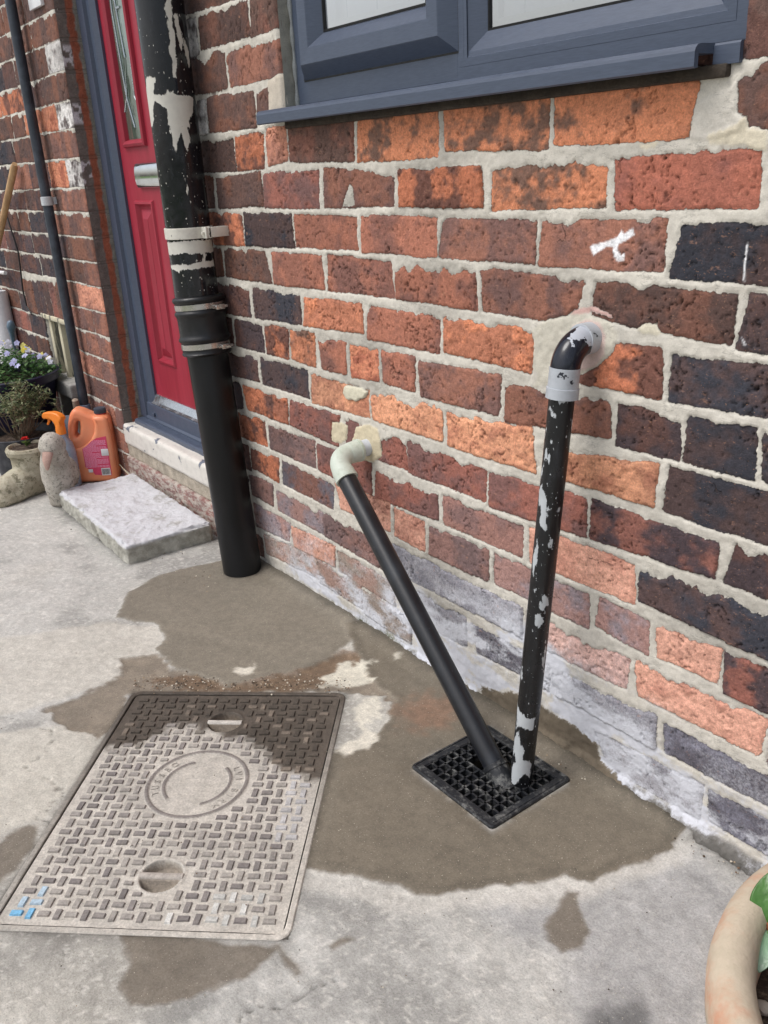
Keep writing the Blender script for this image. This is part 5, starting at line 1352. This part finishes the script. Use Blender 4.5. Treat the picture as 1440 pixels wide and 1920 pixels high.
M_SOIL = dusty('dark_soil', (58, 46, 38), (120, 104, 88), .8, 90, .95)
def soil_disc(name, r, z_, parent, c=(0, 0), amp=.006, seed=1, mat=None, n=40):
    A, Rr = np.meshgrid(np.linspace(0, 2 * np.pi, n + 1), np.linspace(0, r, 24), indexing='ij')
    x = c[0] + Rr * np.cos(A); y = c[1] + Rr * np.sin(A); zz_ = z_ + (fbm(x * 60 + 3, y * 60, seed, 4, .7) - .5) * 2 * amp
    k = np.arange(x.size).reshape(x.shape); Fq = np.stack([k[:-1, :-1], k[:-1, 1:], k[1:, 1:], k[1:, :-1]], -1).reshape(-1, 4)
    return np_mesh(name, np.stack([x, y, zz_], -1).reshape(-1, 3), Fq[:, ::-1], mat or M_SOIL, parent)
# hollow the top of the boot: dark soil sits in a rim
m_ = MB(); m_.lathe([(.060, .160), (.061, .172), (.067, .179), (.075, .177), (.080, .168), (.077, .155)], (-.012, 0, 0), 40, wob=.01)
m_.build('boot_cuff', M_BOOT, bt)
soil_disc('soil', .062, .1695, bt, (-.012, 0), .003, 6)

# ---- leaves and flowers
def leaf(mb, P, d, up, L, W_, cup=.25, n=3):
    """pointed oval leaf blade of 2 x n faces"""
    d = Vector(d).normalized(); s_ = d.cross(Vector(up)); s_ = s_.normalized() if s_.length > 1e-4 else Vector((1, 0, 0)); nrm = s_.cross(d)
    V = []; 
    for k in range(n + 1):
        t_ = k / n; w_ = W_ * (math.sin(math.pi * min(1, t_ ** .8 * .97 + .03)) ** .8) * .5
        c = Vector(P) + d * L * t_ - nrm * (cup * L * t_ * t_ * .5)
        V += [c + s_ * w_ + nrm * w_ * .35, c, c - s_ * w_ + nrm * w_ * .35]
    F = []
    for k in range(n):
        a = k * 3; F += [(a, a + 1, a + 4, a + 3), (a + 1, a + 2, a + 5, a + 4)]
    mb.add(V, F)
def mat_leaf(name, rough=.45, sss=0.0):
    t = NT(name); t.set(col=t.mix(1.0, t.attr('vc', False), t.gray(t.ramp(t.noise(60, 3), .3, .7, .75, 1.2)), 'MULTIPLY'), rough=rough, spec=.4)
    tl = t.n('BsdfTranslucent'); t.t.links.new(t.attr('vc', False), tl.inputs[0]); mx = t.n('MixShader'); mx.inputs[0].default_value = .25
    t.t.links.new(t.b.outputs[0], mx.inputs[1]); t.t.links.new(tl.outputs[0], mx.inputs[2]); t.t.links.new(mx.outputs[0], t.out.inputs[0]); return t.m
M_LEAF = mat_leaf('leaf'); M_PET = mat_leaf('petal', .6)
M_STEM = simple('woody_stem', (128, 112, 94), .85, .25, 60, 200, .0006)
def jit(c, r, k=.2): f = 1 + r.uniform(-k, k); return tuple(v * f for v in c)

rb = random.Random(12)
beg = thing('bedding_plant', 'tiny red flowered bedding plant growing in the stone boot', 'plant', (-3.030, -.282, .157))
m_ = MB()
for k in range(12):
    a = rb.uniform(0, 6.28); m_.cur = jit(lin((96, 120, 62)), rb); leaf(m_, (0, 0, rb.uniform(.004, .018)), (math.cos(a), math.sin(a), .5), (0, 0, 1), .020, .015)
m_.build('leaves', M_LEAF, beg, col=True); m_ = MB()
for k in range(14):
    a = rb.uniform(0, 6.28); m_.cur = jit(lin((206, 34, 34)), rb); leaf(m_, (.004 * math.cos(a), .004 * math.sin(a), .026 + rb.uniform(0, .01)), (math.cos(a), math.sin(a), .3), (0, 0, 1), .012, .011)
m_.build('flower_head', M_PET, beg, col=True)

# ---- pots
t = NT('black_pot_plastic'); t.set(col=t.mix(t.ramp(t.noise(30, 5), .4, .7, 0, .5), lin((40, 42, 50)), lin((92, 94, 98))), rough=.5); M_POT = t.m
pot1 = thing('plant_pot', 'low black plastic pot holding a twiggy shrub, behind the stone boot', 'plant pot', (-3.205, -.250, 0)); pot1.scale = (.90, .90, 1)
m_ = MB(); m_.lathe([(.0, .004), (.098, .004), (.100, .0), (.128, .150), (.137, .152), (.139, .168), (.134, .170), (.130, .166), (.122, .12), (.0, .11)], (0, 0, 0), 56); m_.build('pot_shell', M_POT, pot1, ang=50)
soil_disc('soil', .126, .142, pot1, amp=.006, seed=8)
M_NAVY = simple('navy_pot_plastic', (30, 27, 58), .38, .15, 20)
pot2 = thing('plant_pot', 'tall dark navy pot full of pale violas, beside the cellar opening', 'plant pot', (-3.475, -.212, 0))
m_ = MB(); m_.lathe([(.0, .004), (.135, .004), (.138, .0), (.190, .300), (.204, .302), (.207, .330), (.201, .334), (.196, .328), (.185, .26), (.0, .25)], (0, 0, 0), 64); m_.build('pot_shell', M_NAVY, pot2, ang=50)
soil_disc('soil', .190, .300, pot2, amp=.008, seed=9)

sh = thing('woody_shrub', 'twiggy little shrub with dull grey-green leaves in the low black pot', 'shrub', (-3.205, -.250, .14))
m_ = MB(); lf = MB(); rs = random.Random(2)
tips = []
for k in range(44):
    a = rs.uniform(0, 6.28); R_ = rs.uniform(.03, .135) ; hz_ = rs.uniform(.06, .15) * (1.15 - R_ * 2)
    p0 = Vector((rs.uniform(-.02, .02), rs.uniform(-.02, .02), 0)); p3 = Vector((R_ * math.cos(a), R_ * math.sin(a), hz_ + .03)); p1 = p0 + Vector((p3.x * .35, p3.y * .35, hz_ * .35)); p2 = p0.lerp(p3, .7) + Vector((rs.uniform(-.02, .02), rs.uniform(-.02, .02), .015))
    pts = [p0, p0.lerp(p1, .5), p1, p2, p3]; m_.tube(pts, [.0028, .0026, .0022, .0017, .0011], 6); tips.append((p3, p2)); 
    for q_ in range(3):
        b_ = p2.lerp(p3, rs.random()); e = b_ + Vector((rs.uniform(-.035, .035), rs.uniform(-.035, .035), rs.uniform(.005, .03))); m_.tube([b_, e], [.0012, .0008], 5); tips.append((e, b_))
m_.build('stems', M_STEM, sh)
for p3, p2 in tips:
    for q_ in range(11):
        a = rs.uniform(0, 6.28); lf.cur = jit(lin(rs.choice([(128, 140, 104), (146, 152, 118), (108, 122, 84), (150, 144, 108), (92, 106, 72)])), rs)
        leaf(lf, p3 + Vector((rs.uniform(-.01, .01), rs.uniform(-.01, .01), rs.uniform(-.012, .008))), (math.cos(a), math.sin(a), rs.uniform(-.1, .9)), (0, 0, 1), rs.uniform(.012, .020), .007, .2, 2)
lf.build('foliage', M_LEAF, sh, col=True)

vi = thing('viola_plant', 'bushy green viola plant covered in pale lilac and white flowers in the navy pot', 'flowers', (-3.475, -.212, .30))
lf = MB(); fl_ = MB(); rv = random.Random(6)
for k in range(1500):
    a = rv.uniform(0, 6.28); R_ = .20 * math.sqrt(rv.random()); dome = .10 * (1 - (R_ / .21) ** 2) + .02
    p = Vector((R_ * math.cos(a), R_ * math.sin(a), rv.uniform(.25, 1.0) * dome)); b = rv.uniform(0, 6.28)
    lf.cur = jit(lin(rv.choice([(66, 104, 56), (84, 124, 66), (104, 140, 84), (52, 84, 48), (122, 150, 104)])), rv)
    leaf(lf, p, (math.cos(b), math.sin(b), rv.uniform(-.1, .8)), (0, 0, 1), rv.uniform(.018, .03), rv.uniform(.009, .014), .35)
lf.build('foliage', M_LEAF, vi, col=True)
for k in range(64):
    a = rv.uniform(0, 6.28); R_ = .19 * math.sqrt(rv.random()); dome = .11 * (1 - (R_ / .21) ** 2) + .028
    p = Vector((R_ * math.cos(a), R_ * math.sin(a), dome + rv.uniform(0, .012)))
    f = (Vector((.75, -.55, .45)) + Vector((rv.uniform(-.5, .5), rv.uniform(-.5, .5), rv.uniform(-.3, .4)))).normalized()
    s1 = f.cross(Vector((0, 0, 1))).normalized(); s2 = s1.cross(f)
    c0 = lin(rv.choice([(226, 226, 246), (204, 206, 240), (236, 236, 248), (190, 190, 230), (232, 220, 130)] if k % 9 else [(228, 214, 96)]))
    for q_ in range(5):
        an_ = q_ * 2 * math.pi / 5 + .3; fl_.cur = jit(c0, rv, .08); leaf(fl_, p + f * .001 * q_, s1 * math.cos(an_) + s2 * math.sin(an_), f, .013, .013, .15, 2)
    fl_.cur = lin((214, 176, 60)); leaf(fl_, p + f * .0055 - s2 * .002, s2, f, .004, .004, 0, 1)
fb_ = fl_.build('flowers', M_PET, vi, col=True); fb_['kind'] = 'stuff'

# ---- spray bottle
sb = thing('spray_bottle', 'spray bottle with a bright orange trigger head, tucked behind the stone duck', 'spray bottle', (-2.995, -.170, 0), math.radians(25))
m_ = MB(); m_.lathe([(.0, .002), (.034, .002), (.036, .006), (.036, .125), (.030, .155), (.016, .178), (.0135, .196), (.0, .196)], (0, 0, 0), 36)
m_.build('bottle', simple('cloudy_blue_plastic', (150, 166, 184), .3, .1, 20, sss=.1), sb, ang=50)
M_ORG = simple('orange_plastic', (242, 136, 44), .38, .06, 20)
m_ = MB(); m_.lathe([(.0, .188), (.0165, .188), (.0170, .206), (.0140, .222), (.0, .222)], (0, 0, 0), 28); m_.build('neck_collar', M_ORG, sb, ang=50)
m_ = MB()
prof = [(-.020, .240), (-.006, .262), (.020, .262), (-.040, .262), (-.062, .254), (-.062, .240), (-.045, .238), (-.018, .224), (.012, .214), (.016, .232), (.024, .244)]
P_ = [(-.065, .240), (-.062, .256), (-.040, .262), (-.004, .263), (.020, .252), (.024, .244), (.014, .230), (.012, .214), (-.010, .214), (-.016, .228), (-.030, .238), (-.050, .238)]
h_ = curve_solid('trigger_head', [([(a, b) for a, b in P_], True)], .008, .005, M_ORG, sb); h_.matrix_local = R90
m_ = MB(); m_.tube([(-.046, 0, .240), (-.050, 0, .226), (-.058, 0, .216)], [.006, .005, .004], 10, squash=.7); m_.build('trigger', M_ORG, sb)

# ---- narrow black pipe on the left wall, cable, broom, white pipe
nd = thing('narrow_downpipe', 'slim dark grey downpipe with a pale clip, on the wall left of the door', 'downpipe', (-3.142, -.030, 0))
t = NT('blue_black_pipe'); t.set(col=t.mix(t.ramp(t.noise(30, 4), .4, .7, 0, .5), lin((44, 50, 60)), lin((74, 82, 94))), rough=.42); M_NP = t.m
m_ = MB(); m_.tube([(0, 0, -.005), (0, 0, .93), (-.006, 0, 2.5)], .0165, 32, caps=False); m_.build('pipe', M_NP, nd)
M_CLIP = simple('pale_clip', (196, 200, 204), .5, .1, 30)
m_ = MB(); m_.lathe([(.0165, .915), (.0195, .916), (.0195, .942), (.0165, .943)], (0, 0, 0), 32); m_.box(-.008, .008, .012, .030, .918, .940); m_.build('pipe_clip', M_CLIP, nd)
m_ = MB(); m_.lathe([(.0165, .205), (.0200, .206), (.0200, .236), (.0165, .237)], (0, 0, 0), 32); m_.build('pipe_collar', simple('blue_grey_collar', (128, 144, 168), .5, .1, 30), nd)
def wallp(pts, y): return [(on_wall(px, py, y)[0], y, on_wall(px, py, y)[1]) for px, py in pts]
m_ = MB(); m_.tube(wallp([(8, 392), (16, 415), (26, 446), (34, 472), (39, 510), (43, 545), (50, 574), (60, 590)], -.010), .0032, 8)
tag(m_.build('cable', M_BLK), 'thin black cable hanging loosely down the brick wall', 'cable')
t = NT('bare_wood'); t.set(col=t.mix(t.ramp(t.noise(40, 4, .6, t.coord(scale=(1, 1, .1))), .3, .7), lin((196, 160, 118)), lin((168, 132, 94))), rough=.6); M_WOOD = t.m
a = Vector((-3.448, -.024, 1.052)); b = a + (Vector((-3.755, -.052, .790)) - a) * 4.0
m_ = MB(); m_.tube([a, a.lerp(b, .01), b], [.009, .0125, .0125], 20); tag(m_.build('broom_handle', M_WOOD), 'plain wooden broom handle leaning against the brick wall', 'broom handle')
wpz = thing('white_pipe', 'thick white plastic pipe standing against the wall behind the violas', 'pipe', (-3.985, -.05, 0))
m_ = MB(); m_.tube([(0, 0, 0), (0, 0, .56), (0, 0, .575)], [.047, .047, .040], 36); m_.build('pipe', M_WHT, wpz)
m_ = MB(); m_.tube([(.10, .03, .652), (-.10, .03, .645)], .0075, 14); m_.build('branch_pipe', M_WHT, wpz)
m_ = MB(); m_.tube([(-3.165, -.045, .10), (-3.135, -.060, .235), (-3.128, -.064, .262), (-3.127, -.0645, .266)], [.012, .0125, .011, .005], 16)
tag(m_.build('wooden_stake', simple('greyed_wood', (158, 142, 126), .85, .2, 40, 200, .0006)), 'weathered grey-brown wooden stake poking up behind the orange jug', 'stake')
m_ = MB(); m_.tube([(-3.66, -.10, .38), (-3.655, -.10, .45), (-3.648, -.10, .47), (-3.64, -.10, .49), (-3.637, -.10, .497)], [.004, .012, .017, .012, .002], 16)
tag(m_.build('garden_ornament', simple('slate_blue_glaze', (96, 116, 134), .35)), 'small slate blue ornament sticking up above the violas', 'ornament')
bd_ = MB(); bd_.box(-.06, .06, -.003, .003, 0, .20, .001)
o = bd_.build('slate_tile', simple('blue_grey_slate', (132, 146, 162), .6, .12, 20)); o.location = (-3.17, -.11, 0); o.rotation_euler = (math.radians(-18), 0, math.radians(52)); tag(o, 'blue-grey slate tile leaning behind the spray bottle', 'tile')
m_ = MB(); m_.tube([(-2.93, -.012, .055), (-2.84, -.010, .028), (-2.79, -.016, .012)], .0018, 6); tag(m_.build('dry_stem', simple('straw', (190, 176, 150), .8)), 'dry pale stem lying between the orange jug and the slab', 'stem')

# ---- terracotta pot, lower right
TC = (-.118, -.266)
tp = thing('terracotta_pot', 'large faded terracotta pot with a thick rounded rim, close by at the lower right', 'plant pot', (TC[0], TC[1], 0)); tp.scale = (1.0, 1.0, 1.08)
t = NT('limed_terracotta'); n = t.noise(10, 5, .65); n2 = t.noise(60, 4, .7); sp = t.n('SeparateXYZ'); c_ = t.n('TexCoord'); t.t.links.new(c_.outputs['Object'], sp.inputs[0])
bloom = t.ramp(t.math('ADD', n, t.math('MULTIPLY', sp.outputs[2], 1.2)), .62, .86)
t.set(col=t.mix(t.ramp(n2, .3, .7, 0, .25), t.mix(bloom, lin((194, 138, 110)), lin((194, 180, 160))), lin((158, 150, 128))), rough=.85, spec=.25); t.bump(t.math('ADD', n2, t.noise(220, 3)), .0008); M_TER = t.m
m_ = MB(); R_ = .257
m_.lathe([(.0, .006), (.170, .006), (.174, .0), (.215, .150), (.226, .192), (.250, .196), (.2565, .204), (.2575, .222), (.254, .238), (.246, .248), (.234, .252), (.222, .248), (.2145, .238), (.212, .222), (.210, .150), (.0, .14)], (0, 0, 0), 96, wob=.0012); m_.build('pot_shell', M_TER, tp, ang=60)
soil_disc('soil', .211, .188, tp, amp=.010, seed=14, n=110)
rp = random.Random(8); m_ = MB()
for k in range(170):
    a = rp.uniform(0, 6.28); r = .205 * math.sqrt(rp.random()); s_ = rp.choice([.003, .004, .006, .009, .013])
    bm = bmesh.new(); bmesh.ops.create_icosphere(bm, subdivisions=2, radius=s_)
    for v in bm.verts: v.co = Vector((v.co.x * rp.uniform(.9, 1.1), v.co.y * rp.uniform(.7, 1.0), v.co.z * .6)) + Vector((r * math.cos(a), r * math.sin(a), .190 + s_ * .2 + .004))
    m_.cur = jit(lin(rp.choice([(110, 112, 114), (84, 70, 58), (148, 140, 130), (60, 52, 46), (120, 92, 70)])), rp); m_.frombm(bm)
t = NT('pebbles'); t.set(col=t.attr('vc', False), rough=.8); t.bump(t.noise(150, 4), .001)
pb = m_.build('pebbles', t.m, tp, col=True); pb['kind'] = 'stuff'
lx, ly = on_ground(1436, 1762, .235)
sd_pl = thing('seedling', 'young glossy green seedling growing in the large terracotta pot', 'plant', (lx, ly, .205))
t = NT('glossy_leaf'); c_ = t.coord(); n = t.noise(26, 4)
t.set(col=t.mix(1.0, t.attr('vc', False), t.gray(t.ramp(n, .3, .7, .7, 1.25)), 'MULTIPLY'), rough=.3, spec=.5); t.bump(t.noise(60, 3), .0015); M_GL2 = t.m
M_RST = simple('reddish_stem', (150, 92, 60), .5, .2, 60)
m_ = MB(); m_.tube([(0, 0, -.01), (.002, 0, .03), (.001, .001, .052)], [.004, .0035, .003], 10); m_.build('stem', M_RST, sd_pl)
def bigleaf(P, d, up, L, W_, rgb):
    mb = MB(); mb.cur = lin(rgb); leaf(mb, (0, 0, 0), d, up, L, W_, .35, 12)
    v = mb.v; o_ = mb.build('leaf', M_GL2, sd_pl, col=True, ang=80); o_.location = P
    so_ = o_.modifiers.new('t', 'SOLIDIFY'); so_.thickness = .0008
    ss = o_.modifiers.new('s', 'SUBSURF'); ss.levels = ss.render_levels = 1; return o_
bigleaf((0, .002, .050), (-.34, .34, .80), (.2, -.7, .7), .048, .036, (70, 116, 46))
bigleaf((.004, .002, .050), (.45, .5, .6), (.2, -.7, .7), .055, .040, (84, 130, 58))
bigleaf((.002, -.002, .045), (.30, -.75, -.15), (.2, -.5, .85), .044, .032, (122, 154, 124))
bigleaf((.004, 0, .048), (.95, -.2, .3), (0, 0, 1), .058, .040, (84, 132, 58))
